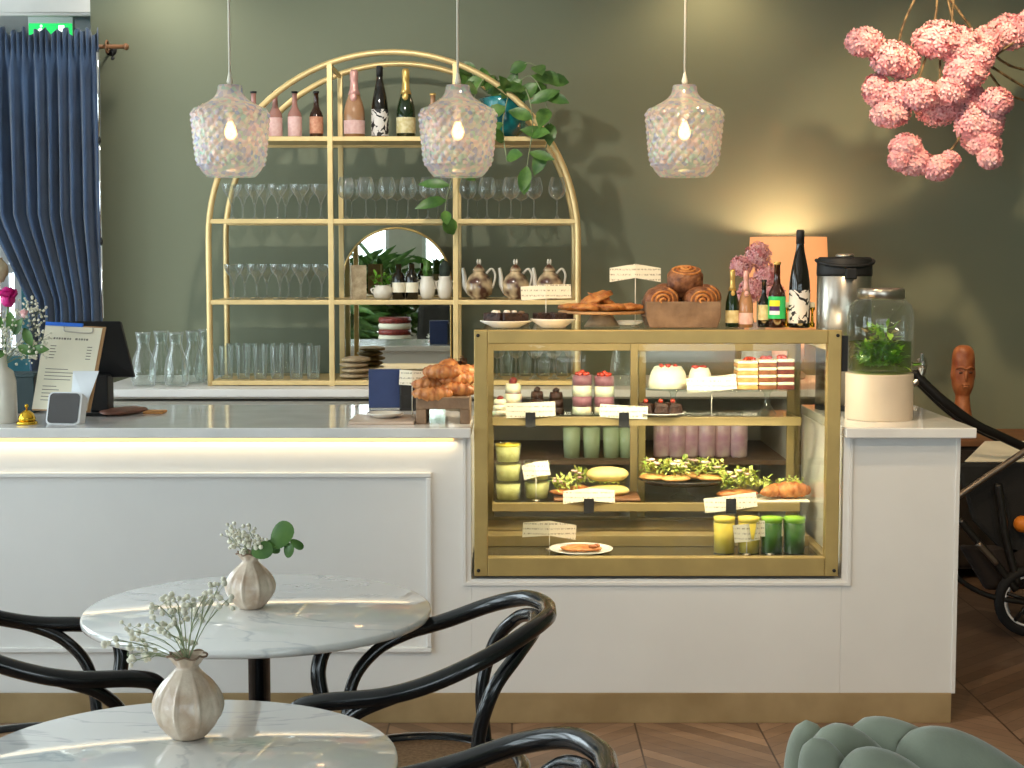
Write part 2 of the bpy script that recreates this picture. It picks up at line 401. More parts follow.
def card_mat():
    # printed card: rows of small grey script on cream
    m, nt, b = nodes('cream card with grey script'); N = nt.nodes; L = nt.links
    b.inputs['Roughness'].default_value = .7
    tc = N.new('ShaderNodeTexCoord'); mpn = N.new('ShaderNodeMapping'); mpn.inputs['Scale'].default_value = (260, 1, 90)
    n = N.new('ShaderNodeTexNoise'); n.inputs['Scale'].default_value = 1; n.inputs['Detail'].default_value = 1
    wv = N.new('ShaderNodeSeparateXYZ'); L.new(tc.outputs['Object'], wv.inputs[0])
    s = N.new('ShaderNodeMath'); s.operation = 'MULTIPLY'; s.inputs[1].default_value = 1 / .018; L.new(wv.outputs[2], s.inputs[0])
    fr = N.new('ShaderNodeMath'); fr.operation = 'FRACT'; L.new(s.outputs[0], fr.inputs[0])
    lt = N.new('ShaderNodeMath'); lt.operation = 'LESS_THAN'; lt.inputs[1].default_value = .3; L.new(fr.outputs[0], lt.inputs[0])
    L.new(tc.outputs['Object'], mpn.inputs[0]); L.new(mpn.outputs[0], n.inputs['Vector'])
    gt = N.new('ShaderNodeMath'); gt.operation = 'GREATER_THAN'; gt.inputs[1].default_value = .5; L.new(n.outputs['Fac'], gt.inputs[0])
    mu = N.new('ShaderNodeMath'); mu.operation = 'MULTIPLY'; L.new(lt.outputs[0], mu.inputs[0]); L.new(gt.outputs[0], mu.inputs[1])
    mx = N.new('ShaderNodeMix'); mx.data_type = 'RGBA'; L.new(mu.outputs[0], mx.inputs['Factor'])
    mx.inputs['A'].default_value = lin((240, 232, 208)); mx.inputs['B'].default_value = lin((176, 164, 140)); L.new(mx.outputs['Result'], b.inputs['Base Color'])
    return m
M['card'] = card_mat()
# ---------------------------------------------------------------- setting
YC, YCB = 5.38, 6.17          # front and back of the bar counter
YR, YRB = 7.60, 8.06          # rack front and back frames
YBC = 7.42                    # back counter front
ZCT = Zp(427, YC)             # bar counter top height
ZBT = Zp(389, YBC)            # back counter top height
AX = Xp(97, WYB)              # left end of the green wall; a nook opens beyond it
struct(MB().box(WXL - .1, WXR + .1, WYF - .1, 9.9, -.1, 0).build('floor', M['floor']))
struct(MB().box(WXL - .1, WXR + .1, WYF - .1, 9.9, CEIL, CEIL + .1).build('ceiling', M['ceil']))
struct(MB().box(AX, WXR + .1, WYB, WYB + .15, 0, CEIL).build('wall_back', M['wallg']))
ZSO = Zp(12, WYB)
wn = (Xp(-14, 9.5), Xp(22, 9.5), 1.0, 1.72)                    # window of the nook
nb = MB()
nb.box(WXL - .1, wn[0], 9.5, 9.65, 0, CEIL); nb.box(wn[1], AX + 1.2, 9.5, 9.65, 0, CEIL)
nb.box(wn[0], wn[1], 9.5, 9.65, 0, wn[2]); nb.box(wn[0], wn[1], 9.5, 9.65, wn[3], CEIL)
nb.box(AX + 1.1, AX + 1.2, WYB + .15, 9.5, 0, CEIL)
struct(nb.build('wall_nook', M['wallblue']))
struct(MB().box(WXL, AX, WYB, 9.5, ZSO, CEIL).box(WXL, AX + .0, WYB + .02, WYB + .06, ZSO - .015, ZSO).build('trim_1', M['ceil']))
def window(n, x0, x1, y0, y1, z0, z1):
    t = .05; b = MB(); g = MB(); alongx = (x1 - x0) > (y1 - y0)
    ym, xm = (y0 + y1) / 2, (x0 + x1) / 2
    b.box(x0, x1, y0, y1, z0, z0 + t).box(x0, x1, y0, y1, z1 - t, z1)
    zm = z0 + (z1 - z0) * .72
    b.box(x0, x1, y0, y1, zm - t / 2, zm + t / 2)
    if alongx:
        for q in (x0, xm - t / 2, x1 - t): b.box(q, q + t, y0, y1, z0 + t, z1 - t)
        g.box(x0 + t, x1 - t, ym - .003, ym + .003, z0 + t, z1 - t)
    else:
        for q in (y0, ym - t / 2, y1 - t): b.box(x0, x1, q, q + t, z0 + t, z1 - t)
        g.box(xm - .003, xm + .003, y0 + t, y1 - t, z0 + t, z1 - t)
    o = struct(b.build('window_%d' % n, M['whiteplastic'])); g.build('window_pane', M['pane'], o)
def wall_open(name, along, pos, lo, hi, openings, mt_, th=.15):
    b = MB(); c = lo
    def bx(a0, a1, z0, z1):
        if along == 'x': b.box(a0, a1, pos - th, pos, z0, z1)
        else: b.box(pos - th, pos, a0, a1, z0, z1)
    for a0, a1 in openings:
        bx(c, a0, 0, CEIL); bx(a0, a1, 0, WZ0); bx(a0, a1, WZ1, CEIL); c = a1
    bx(c, hi, 0, CEIL); struct(b.build(name, mt_))
wall_open('wall_front', 'x', WYF, WXL, WXR, WINF, M['wallw'])
wall_open('wall_left', 'y', WXL, WYF, 9.5, WINL, M['wallw'])
struct(MB().box(WXR, WXR + .15, WYF, WYB, 0, CEIL).build('wall_right', M['wallg']))
k = 0
for a, b_ in WINF: k += 1; window(k, a, b_, WYF - .12, WYF - .05, WZ0, WZ1)
for a, b_ in WINL: k += 1; window(k, WXL - .12, WXL - .05, a, b_, WZ0, WZ1)
window(7, wn[0], wn[1], 9.53, 9.6, wn[2], wn[3])
struct(MB().box(WXL - 8, WXR + 8, -14, WYF - .2, -.16, -.06).build('ground', mat('street paving', (150, 148, 142), .9, var=.1)))

# ---------------------------------------------------------------- bar counter
XL, XR = -3.3, Xp(962, YC)
cx0, cx1 = Xp(471, YC), Xp(845, YC)                    # cut-out for the display case
zc0 = Zp(579, YC)
zpl = Zp(693, YC)
t = thing('bar_counter', 'long white panelled bar counter with stone worktop and oak plinth', 'counter', (0, YC, 0))
def lb(m): return m
b = MB()
D = YCB - YC
b.box(XL, cx0, 0, .03, zpl, ZCT - .035).box(cx0, cx1, 0, .03, zpl, zc0).box(cx1, XR, 0, .03, zpl, ZCT - .035)
b.box(XR - .03, XR, .03, D, zpl, ZCT - .035).box(XL, XL + .03, .03, D, zpl, ZCT - .035)
b.box(cx0 - .03, cx0, .03, D, zc0, ZCT - .035).box(cx1, cx1 + .03, .03, D, zc0, ZCT - .035)
b.box(cx0, cx1, .03, D, zc0 - .03, zc0)
b.box(XL + .03, cx0 - .03, D - .03, D, .1, ZCT - .035).box(cx0 - .03, cx1 + .03, D - .03, D, .1, zc0 - .03).box(cx1 + .03, XR - .03, D - .03, D, .1, ZCT - .035)
b.build('front_panel', M['white'], t, bevel=.002)
MB().box(XL - .02, cx0, -.035, D + .02, ZCT - .035, ZCT).build('worktop', M['whitetop'], t, bevel=.004)
MB().box(cx1, XR + .045, -.035, D + .02, ZCT - .035, ZCT).build('worktop', M['whitetop'], t, bevel=.004)
b = MB()
for k in range(-2, 1):
    a0 = Xp(560, YC) + k * 1.45 - .5
b.box(XL, XR - .012, -.004, .03, 0, zpl).box(XR - .04, XR - .012, .03, D, 0, zpl).build('plinth', M['plinth'], t, bevel=.002)
def frame_mould(x0, x1, z0, z1):
    m = MB(); s_ = .018
    m.box(x0, x1, -.014, 0, z0, z0 + s_).box(x0, x1, -.014, 0, z1 - s_, z1).box(x0, x0 + s_, -.014, 0, z0 + s_, z1 - s_).box(x1 - s_, x1, -.014, 0, z0 + s_, z1 - s_)
    m.build('panel_moulding', M['white'], t, bevel=.004)
frame_mould(Xp(-190, YC), Xp(431, YC), Zp(652, YC), Zp(472, YC))
frame_mould(Xp(-560, YC), Xp(-215, YC), Zp(652, YC), Zp(472, YC))
# trim strips around the case opening and at the right corner
MB().box(cx0 - .03, cx0 - .018, -.006, 0, zc0 - .012, ZCT - .035).box(cx1 + .018, cx1 + .03, -.006, 0, zc0 - .012, ZCT - .035).box(cx0 - .03, cx1 + .03, -.006, 0, zc0 - .022, zc0 - .01).box(XR - .014, XR, -.005, 0, zpl, ZCT - .035).build('edge_trim', M['white'], t, bevel=.001)
MB().box(XL + .05, cx0 - .06, -.018, -.006, ZCT - .045, ZCT - .037).build('led_strip', mat('dim warm led strip', (255, 210, 140), .5, emit=(255, 206, 130), es=1.2), t)
light('AREA', 'worktop_led', (XL / 2 + cx0 / 2, YC - .018, ZCT - .05), 1.3, (1, .80, .48), (XL / 2 + cx0 / 2, YC + .03, 0), shape='RECTANGLE', size=abs(XL - cx0) - .1, size_y=.03)

# ---------------------------------------------------------------- display case
x0, x1 = Xp(474, YC), Xp(841, YC)
z0, z1 = Zp(576, YC) , Zp(330, YC)
YD = .78
cz = z0
case = thing('display_case', 'olive gold framed glass pastry display case set into the bar counter', 'display case', (0, YC, 0))
b = MB(); s_ = .046
b.box(x0, x0 + s_, -.006, .035, z0, z1).box(x1 - s_, x1, -.006, .035, z0, z1).box(x0 + s_, x1 - s_, -.006, .035, z1 - s_, z1).box(x0 + s_, x1 - s_, -.006, .035, z0, z0 + s_ * 1.4)
b.build('front_frame', M['casegold'], case, bevel=.003)
for xa in (x0, x1 - .03):
    b = MB(); b.box(xa, xa + .03, .035, YD, z1 - .075, z1 - .045).box(xa, xa + .03, .035, YD, z0, z0 + .05).box(xa, xa + .03, YD - .03, YD, z0 + .05, z1 - .075)
    b.build('side_frame', M['caseinner'], case, bevel=.002)
b = MB()
MB().box(x0 + .03, x1 - .03, YD - .03, YD, z1 - .085, z1 - .05).build('back_rail', M['caseinner'], case, bevel=.002)
MB().box(x0 + .03, x1 - .03, YD - .03, YD, z0, z0 + .055).build('back_rail', M['caseinner'], case, bevel=.002)
xm = Xp(637, YC + YD)
for (xa, xb, yy) in ((x0 + .03, xm + .03, YD - .055), (xm - .03, x1 - .03, YD - .075)):
    b = MB(); e = .028
    za, zb = z0 + .055, z1 - .085
    b.box(xa, xa + e, yy, yy + .015, za, zb).box(xb - e, xb, yy, yy + .015, za, zb).box(xa + e, xb - e, yy, yy + .015, za, za + e).box(xa + e, xb - e, yy, yy + .015, zb - e, zb)
    d = b.build('sliding_door', M['caseinner'], case, bevel=.001)
    MB().box(xa + e, xb - e, yy + .005, yy + .009, za + e, zb - e).build('door_pane', M['casepane'], d)
MB().box(x0 + s_, x1 - s_, .01, .016, z0 + s_, z1 - s_).build('front_pane', M['casepane'], case)
for xa in (x0 + .012, x1 - .018): MB().box(xa, xa + .006, .035, YD - .03, z0 + .05, z1 - .03).build('side_pane', M['casepane'], case)
MB().box(x0 + .03, x1 - .03, .035, YD - .03, z1 - .008, z1 - .001).build('top_pane', M['casepane'], case)
MB().box(x0 + .03, x1 - .03, .035, YD - .03, z0 + .005, z0 + .035).build('floor_panel', mat('case floor steel', (110, 104, 86), .12, .7, var=.05), case)
ZF = z0 + .035
MB().box(x0 + .032, x1 - .032, .36, YD - .08, z0 + .035, z0 + .075).build('rear_ledge', M['caseinner'], case, bevel=.002)
YS, YSD = 5.80, .27                      # display shelves
shz = []
for py in (417, 503):
    zt = Zp(py, YS)
    shz.append(zt)
    xa, xb = x0 + .055, x1 - .055
    sh = MB().box(xa, xb, YS - YC, YS - YC + .018, zt - .032, zt).box(xa, xa + .012, YS - YC + .018, YS - YC + YSD, zt - .025, zt - .006).box(xb - .012, xb, YS - YC + .018, YS - YC + YSD, zt - .025, zt - .006).build('shelf', M['caseinner'], case, bevel=.002)
    MB().box(xa + .002, xb - .002, YS - YC + .018, YS - YC + YSD, zt - .006, zt).build('shelf_glass', M['casepane'], sh)
    for xq in (xa + .01, xb - .022): MB().box(xq, xq + .012, YSD + YS - YC - .0, YD - .08, zt - .03, zt - .01).build('shelf_bracket', M['caseinner'], sh)
for (sx, sz) in ((x0 + .014, z1 - .018), (x1 - .014, z1 - .018), (x0 + .014, z0 + .02), (x1 - .014, z0 + .02)):
    MB().lathe([(0, -.002), (.006, -.002), (.006, .002), (0, .002)], 12, (sx, -.008, sz), M=Matrix.Rotation(PI / 2, 3, 'X')).build('screw', M['matblack'], case)
MB().box(x1 + .002, x1 + .022, -.0, .03, z1 - .14, z1 - .02).build('hinge', M['matblack'], case)
MB().box(x0 + .06, x1 - .06, .05, .062, z1 - .03, z1 - .02).build('led_strip', M['led'], case)
light('AREA', 'case_light', ((x0 + x1) / 2, YC + .14, z1 - .04), 7, (1, .93, .74), ((x0 + x1) / 2, YC + .45, z0), shape='RECTANGLE', size=x1 - x0 - .16, size_y=.03)
light('AREA', 'case_light_low', ((x0 + x1) / 2, YC + .30, shz[0] - .06), 2.4, (1, .93, .72), ((x0 + x1) / 2, YC + .55, z0), shape='RECTANGLE', size=x1 - x0 - .2, size_y=.03)
ZT, ZS1, ZS2 = z1, shz[0], shz[1]

# ---------------------------------------------------------------- back counter
bx0, bx1 = Xp(92, YBC), Xp(862, YBC)
t = thing('back_counter', 'low white back counter along the green wall with open niche and drawers', 'counter', (0, YBC, 0))
BD = WYB - YBC - .01
MB().box(bx0, bx1, -.03, BD, ZBT - .035, ZBT).build('worktop', M['white'], t, bevel=.003)
xn0 = Xp(478, YBC)                                      # the open niches start here
zn = Zp(402, YBC)
b = MB()
b.box(bx0, xn0, .03, BD, .08, ZBT - .06).box(bx0, bx1, 0, .03, zn + .015, ZBT - .035)
b.box(xn0, bx1, BD - .03, BD, .08, ZBT - .04)
for q in (xn0, Xp(632, YBC), Xp(790, YBC), bx1 - .03): b.box(q, q + .03, 0, BD - .03, .08, zn + .015)
b.box(xn0, bx1, 0, BD - .03, .05, .08)
b.build('carcass', mat('beige white carcass', (196, 190, 176), .5, var=.04), t, bevel=.002)
b = MB(); ZNS = Zp(461, YBC)
b.box(xn0 + .03, bx1 - .03, .02, BD - .03, ZNS - .02, ZNS).build('niche_shelf', mat('brown niche shelf', (120, 98, 74), .6, var=.1), t)
dw = (xn0 - bx0) / 4
for i in range(4):
    xa = bx0 + i * dw + .008
    d = MB().box(xa, xa + dw - .016, 0, .028, zn - .24, zn - .03).build('drawer', M['white'], t, bevel=.002)
    MB().box(xa, xa + dw - .016, 0, .028, .1, zn - .26).build('cupboard_door', M['white'], t, bevel=.002)

# ---------------------------------------------------------------- arched rack
xc = Xp(393, YR, 1.8)
R_ = mp(185, YR, 1.8)
zb = ZBT; ztop = Zp(52, YR); zs = ztop - R_
rack = thing('arched_shelf_rack', 'tall gold metal arched shelf rack standing on the back counter', 'shelving rack', (xc, YR, zb))
RZ = [Zp(p, YR) - zb for p in (136.5, 219, 300, 380.5)]
rt = .0145; RDp = YRB - YR
def arch(y):
    p = [(-R_, y, .0)] + [(-R_, y, q * (zs - zb) / 8) for q in range(1, 8)]
    p += [(-R_ * math.cos(a * PI / 48), y, zs - zb + R_ * math.sin(a * PI / 48)) for a in range(49)]
    p += [(R_, y, q * (zs - zb) / 8) for q in range(7, 0, -1)] + [(R_, y, 0)]
    return p
MB().tube(arch(0), rt, 8).build('arch_frame', M['rackgold'], rack)
MB().tube(arch(RDp), rt, 8).build('arch_frame', M['rackgold'], rack)
px_ = [Xp(332, YR) - xc, Xp(456, YR) - xc]
for q in px_:
    zt = zs - zb + math.sqrt(R_ * R_ - q * q)
    for y in (0, RDp): MB().box(q - .0125, q + .0125, y - .0125, y + .0125, 0, zt).build('post', M['rackgold'], rack, bevel=.002)
    MB().box(q - .008, q + .008, 0, RDp, zt - .02, zt - .004).build('tie_bar', M['rackgold'], rack)
for z in RZ:
    hw = R_ if z < zs - zb else math.sqrt(R_ * R_ - (z - zs + zb) ** 2)
    sh = MB().box(-hw, hw, -.011, .011, z - .022, z).box(-hw, hw, RDp - .011, RDp + .011, z - .022, z).build('shelf_rail', M['rackgold'], rack, bevel=.002)
    MB().box(-hw + .005, hw - .005, .011, RDp - .011, z - .010, z - .001).build('shelf_plate', M['rackgold'], sh)
RS = [z + zb for z in RZ]              # world heights of the four shelves
# arched leaning mirror behind the rack
YM = WYB - .10
mx0, mx1 = Xp(343, YM), Xp(451, YM); mw = (mx1 - mx0) / 2
mt_ = Zp(228, YM) - zb
pts = [(-mw, 0)] + [(mw, 0)] + [(mw * math.cos(a * PI / 32), mt_ - mw + mw * math.sin(a * PI / 32)) for a in range(33)]
mir = thing('arched_mirror', 'tall arched mirror with thin gold rim behind the rack reflecting plants and windows', 'mirror', ((mx0 + mx1) / 2, YM, zb))
MB().prism(pts, 0, .012).build('mirror_glass', mat('silvered mirror', (240, 244, 238), .01, 1), mir)
MB().tube([(x, 0, z) for x, z in pts if z >= 0], .007, 6, closed=True).build('mirror_frame', M['brass'], mir)
# ---------------------------------------------------------------- pendant lamps
def pendant(px, label, y=5.62):
    z0p, z1p = Zp(177, y), Zp(87, y); r = mp(38, y, 1.9); H = z1p - z0p
    prof = [(.62, 0), (.70, .03), (.78, .07), (.86, .14), (.90, .22), (.93, .34), (.955, .46), (.985, .6), (1.0, .68), (.985, .72), (.90, .76), (.74, .80), (.56, .84), (.43, .88), (.36, .92), (.33, .96), (.32, 1.0)]
    fine = []
    for i in range(len(prof) - 1):
        for k in range(5):
            t = k / 5; fine.append((r * (prof[i][0] * (1 - t) + prof[i + 1][0] * t), H * (prof[i][1] * (1 - t) + prof[i + 1][1] * t)))
    fine.append((r * prof[-1][0], H))
    def mod(a, z, k):
        q = z / H
        if q < .12 or q > .76: return 1
        return .985 + .07 * abs(math.sin(11 * a + q * 25)) * abs(math.sin(11 * a - q * 25))
    t = thing('pendant_lamp', label, 'pendant lamp', (Xp(px, y, 1.9), y, z0p), group='quilted glass pendants above the bar')
    MB().lathe(fine, 176, mod=mod, caps=False).build('glass_shade', M['dichroic'], t)
    MB().lathe([(r * .32, H), (r * .30, H + .006), (.010, H + .008)], 20).build('shade_cap', M['dichroic'], t)
    MB().lathe([(.0, H + .0), (.018, H), (.018, H - .045), (.012, H - .06), (.011, .19), (0, .19)], 14).build('bulb_socket', M['rope'], t)
    MB().lathe([(0, .128), (.010, .131), (.018, .141), (.021, .155), (.017, .17), (.010, .185), (.009, .19)], 16).build('bulb', M['bulb'], t)
    MB().lathe([(.009, H + .008), (.011, H + .02), (.004, H + .05), (.004, H + .06)], 10).build('cord_grip', M['rope'], t)
    MB().tube([(0, 0, H + .05), (0, 0, CEIL - z0p)], .0042, 8).build('cord', M['rope'], t)
    MB().lathe([(.05, CEIL - z0p - .03), (.05, CEIL - z0p - .002)], 24).build('ceiling_rose', M['whiteplastic'], t)
    light('POINT', 'pendant_light', (t.location.x, y, z0p + .155), .8, (1, .72, .42), shadow_soft_size=.03)
pendant(231, 'iridescent quilted glass pendant lamp hanging before the left end of the rack')
pendant(458, 'iridescent quilted glass pendant lamp hanging before the right half of the rack')
pendant(684, 'iridescent quilted glass pendant lamp hanging alone before the bare green wall')

# ---------------------------------------------------------------- bottles
def bottle(name, label, px, Y, zbase, hpx, wpx, style, glass, lab, foil, lz=(.12, .36), lab_name='label', group=None):
    h = mp(hpx, Y, zbase); r = mp(wpx, Y, zbase) / 2
    t = thing(name, label, 'bottle', (Xp(px, Y, zbase), Y, zbase), group=group)
    if style == 'champ': pr = [(0, 0), (.9, 0), (1, .02), (1, .36), (.95, .44), (.78, .54), (.52, .64), (.36, .72), (.32, .80), (.30, .97), (.24, 1), (0, 1)]
    elif style == 'flute': pr = [(0, 0), (.93, 0), (1, .015), (1, .40), (.96, .47), (.82, .58), (.60, .70), (.42, .79), (.36, .86), (.35, .985), (.30, 1), (0, 1)]
    else: pr = [(0, 0), (.93, 0), (1, .02), (1, .48), (.92, .54), (.62, .62), (.42, .68), (.37, .76), (.35, .96), (.40, .965), (.40, 1), (0, 1)]
    MB().lathe([(a * r, b * h) for a, b in pr], 24).build('glass_body', glass, t)
    MB().lathe([(r * 1.015, h * lz[0]), (r * 1.015, h * lz[1])], 24, caps=False).build(lab_name, lab, t)
    if style == 'champ':
        MB().lathe([(r * .60, h * .64), (r * .42, h * .72), (r * .37, h * .80), (r * .36, h * .85), (r * .40, h * .86), (r * .40, h * .97), (r * .30, h * 1.01), (0, h * 1.012)], 20, mod=lambda a, z, k: 1 + .03 * math.sin(a * 9)).build('neck_foil', foil, t)
        MB().ball((0, -r * .78, h * .60), (r * .34, r * .16, r * .42), 10, 6).build('neck_label', foil, t)
    elif style == 'flute':
        MB().lathe([(r * .40, h * .86), (r * .39, h * .99), (r * .32, h * 1.006), (0, h * 1.006)], 18).build('neck_foil', foil, t)
    else:
        MB().lathe([(r * .43, h * .965), (r * .45, h * .97), (r * .45, h * 1.01), (0, h * 1.012)], 18).build('crown_cap', foil, t)
    return t
YK = YR + .12
S1, S2, S3, S4 = RS
def rb(*a, **k): return bottle('bottle', *a, **k)
rb('small stubby bottle half hidden behind the left pendant lamp', 254, YK, S1, 46, 14, 'beer', M['clearliq'], M['pinklabel'], M['matblack'], lz=(.1, .42))
rb('small clear pink drink bottle with pale pink label beside the left pendant', 275.5, YK, S1, 46, 14, 'beer', M['clearliq'], M['pinklabel'], M['matblack'], lz=(.04, .44))
rb('reddish drink bottle with pink label, middle of three left of the rack post', 295, YK, S1, 46, 14, 'beer', M['clearliq'], M['pinklabel'], M['matblack'], lz=(.04, .46))
rb('small dark brown bottle with peach label just left of the rack post', 316.5, YK, S1, 46, 13.5, 'beer', M['brownglass'], M['peachlabel'], M['matblack'], lz=(.10, .46))
rb('rose sparkling wine bottle with pink foil neck on the top shelf', 354.5, YK, S1, 67, 21, 'champ', M['roseglass'], M['pinklabel'], M['pinkfoil'], lz=(.06, .26))
rb('slender black wine bottle with black and white art label on the top shelf', 380, YK, S1, 71, 17, 'flute', M['blackglass'], M['bwlabel'], M['matblack'], lz=(.03, .40))
rb('green champagne bottle with gold foil neck on the top rack shelf', 406, YK, S1, 68, 19, 'champ', M['greenglass'], M['creamlabel'], M['goldfoil'], lz=(.07, .30))
rb('small copper capped bottle half hidden behind the middle pendant lamp', 433, YK, S1, 44, 14, 'beer', M['roseglass'], M['peachlabel'], M['goldfoil'], lz=(.1, .42))
YT = YC + .20
E = 'bottle'
bottle(E, 'small green champagne bottle with gold foil on the display case', 732, YT, ZT, 57, 13.5, 'champ', M['greenglass'], M['creamlabel'], M['goldfoil'], lz=(.08, .30))
bottle(E, 'small rose sparkling bottle with pale pink foil on the display case', 745.5, YT, ZT, 56, 15, 'champ', M['roseglass'], M['pinklabel'], M['pinkfoil'], lz=(.06, .26))
bottle(E, 'small black bottle with plain grey label on the display case', 763.5, YT, ZT, 47, 12, 'beer', M['blackglass'], M['creamlabel'], M['matblack'], lz=(.16, .48))
b5 = bottle(E, 'brown beer bottle with bright green and yellow label on the display case', 776.5, YT - .02, ZT, 65, 17, 'beer', M['brownglass'], mat('bright green label', (50, 196, 110), .5), M['goldfoil'], lz=(.14, .48))
r_ = mp(17, YT, ZT) / 2; h_ = mp(65, YT, ZT)
def arcpatch(r, z0_, z1_, a0, a1, name, m, par):
    b = MB(); n = 8; vs = []; 
    for z in (z0_, z1_):
        for i in range(n + 1):
            a = a0 + (a1 - a0) * i / n; vs.append((r * math.cos(a), r * math.sin(a), z))
    b.add(vs, [(i, i + 1, n + 2 + i, n + 1 + i) for i in range(n)], True).build(name, m, par)
arcpatch(r_ * 1.03, h_ * .33, h_ * .42, -2.7, -1.4, 'label_patch', mat('yellow label patch', (240, 226, 50), .5), b5)
arcpatch(r_ * 1.03, h_ * .26, h_ * .33, -2.7, -1.4, 'label_patch', mat('violet label patch', (70, 30, 110), .5), b5)
arcpatch(r_ * 1.03, h_ * .20, h_ * .26, -2.7, -1.4, 'label_patch', M['paperw'], b5)
bottle(E, 'tall black wine bottle with black and white art label on the display case', 799, YT - .03, ZT, 97, 21, 'flute', M['blackglass'], M['bwlabel'], M['matblack'], lz=(.05, .39))
for (px, lb_) in ((786, 'ivory candle holder left of the tall black wine bottle'), (812, 'ivory candle holder between the tall wine bottle and the steel airpot')):
    hh = mp(25, YT, ZT)
    t = thing('candle_holder', lb_, 'candle holder', (Xp(px, YT, ZT), YT, ZT))
    MB().lathe([(0, 0), (.009, 0), (.010, .012), (.005, .02), (.004, hh * .62), (.009, hh * .72), (.010, hh * .8)], 14).build('stem', M['gold'], t)
    MB().lathe([(.0, hh * .78), (.009, hh * .8), (.009, hh), (0, hh * 1.01)], 12).build('candle', M['candle'], t)

# ---------------------------------------------------------------- glassware on the rack
def glass_proto(kind, h, r):
    t = thing(kind, 'x', 'glass')
    if kind == 'wine_glass':
        MB().lathe([(r * .70, h), (r * .90, h * .86), (r, h * .74), (r * .96, h * .64), (r * .7, h * .54), (r * .3, h * .49), (.003, h * .47)], 18, caps=False).build('bowl', M['glassware'], t)
        st = .003
    else:
        MB().lathe([(r, h), (r * .99, h * .94), (r * .90, h * .84), (r * .62, h * .72), (r * .34, h * .62), (r * .22, h * .5), (.004, h * .42)], 18, caps=False).build('bowl', M['glassware'], t)
        st = .005
    MB().lathe([(st, h * .47), (st, h * .1), (r * .30, h * .03), (r * .68, .002), (r * .68, 0), (0, 0)], 16).build('stem', M['glassware'], t)
    return t
FRONT = {}
def row(proto, xs, Y, z, labf, group, used=[]):
    for i, px in enumerate(xs):
        loc = (Xp(px, Y, z), Y, z); lb_ = labf(i)
        if proto.name not in used: proto.location = loc; proto['label'] = lb_; proto['group'] = group; used.append(proto.name)
        else: clone(proto, loc, 0, lb_, group)
coupe = glass_proto('coupe_glass', mp(35, YR + .1), mp(9.8, YR + .1))
wine = glass_proto('wine_glass', mp(42, YR + .1), mp(8.6, YR + .1))
Y1, Y2 = YR + .12, YR + .34
gp = 'coupe glasses in the left bay of the rack'
row(coupe, [232, 255, 278, 300, 321], Y1, S2, lambda i: '%s coupe glass in the front row of the left bay under the top shelf' % ORD[i], gp)
row(coupe, [243, 265, 286, 307], Y2, S2, lambda i: '%s coupe glass in the back row of the left bay under the top shelf' % ORD[i], gp)
row(coupe, [234, 257, 280, 301, 322], Y1, S3, lambda i: '%s coupe glass in the front row just above the tall tumblers' % ORD[i], gp)
row(coupe, [245, 267, 289, 310], Y2, S3, lambda i: '%s coupe glass in the back row just above the tall tumblers' % ORD[i], gp)
gp = 'wine glasses on the second rack shelf'
row(wine, [346, 366, 387, 408, 428, 447], Y1, S2, lambda i: '%s wine glass in the front row of the middle bay above the mirror' % ORD[i], gp)
row(wine, [352, 376, 397, 418, 438], Y2, S2, lambda i: '%s wine glass in the back row of the middle bay above the mirror' % ORD[i], gp)
row(wine, [468, 487, 511, 534, 557], Y1, S2, lambda i: '%s wine glass in the front row of the right bay above the teapots' % ORD[i], gp)
row(wine, [477, 499, 521], Y2, S2, lambda i: '%s wine glass in the back row of the right bay above the teapots' % ORD[i], gp)
gp = 'wine glasses standing behind the display case'
row(wine, [497, 516, 535, 554, 572], Y1, S4, lambda i: '%s wine glass on the bottom rack shelf seen through the display case' % ORD[i], gp)
def simple(name, cat, prof, matl, label, loc, n=18, group=None, mod=None, caps=True):
    o = MB().lathe(prof, n, mod=mod, caps=caps).build(name, matl, loc=loc); o['label'] = label; o['category'] = cat
    if group: o['group'] = group
    return o
def cl1(o, loc, label, rz=0):
    c = o.copy(); COL.objects.link(c); c.location = loc; c['label'] = label; c.rotation_euler = (0, 0, rz); return c
hh, rr = mp(33, Y1), mp(7, Y1)
tp = [(0, .0), (rr * .82, .0), (rr * .84, .004), (rr, hh)]
tb = None
for j, (xs, Y) in enumerate((([226, 243, 260, 277, 296, 313], Y1), ([233, 250, 268, 287, 305], Y2))):
    for i, px in enumerate(xs):
        lb_ = '%s tall tumbler in the %s row on the bottom rack shelf' % (ORD[i], ('front', 'back')[j]); loc = (Xp(px, Y), Y, S4)
        if tb is None: tb = simple('tall_tumbler', 'glass', tp, M['glassware'], lb_, loc, group='tall tumblers on the bottom rack shelf', mod=lambda a, z, k: 1 + .02 * math.cos(a * 12), caps=False)
        else: cl1(tb, loc, lb_)
for i, px in enumerate([506, 525, 544, 562]):
    cl1(tb, (Xp(px, YR + .32), YR + .32, S4), '%s tall tumbler behind the wine glasses seen through the display case' % ORD[i])
hc = mp(54, 7.6); rc = mp(12, 7.6)
cp_ = [(0, .006), (rc * .9, .006), (rc, .03), (rc, hc * .30), (rc * .86, hc * .5), (rc * .55, hc * .68), (rc * .46, hc * .8), (rc * .52, hc * .93), (rc * .62, hc), (rc * .64, hc), (rc * .56, hc * .93), (rc * .5, hc * .8)]
ca = None
for i, (px, Y) in enumerate([(143, 7.58), (161, 7.72), (176, 7.58), (193, 7.74), (206, 7.9)]):
    lb_ = '%s clear glass carafe from the left on the back counter' % ORD[i]
    if ca is None: ca = simple('glass_carafe', 'carafe', cp_, M['glassware'], lb_, (Xp(px, Y), Y, ZBT), 24, 'glass carafes beside the rack', caps=False)
    else: cl1(ca, (Xp(px, Y), Y, ZBT), lb_)

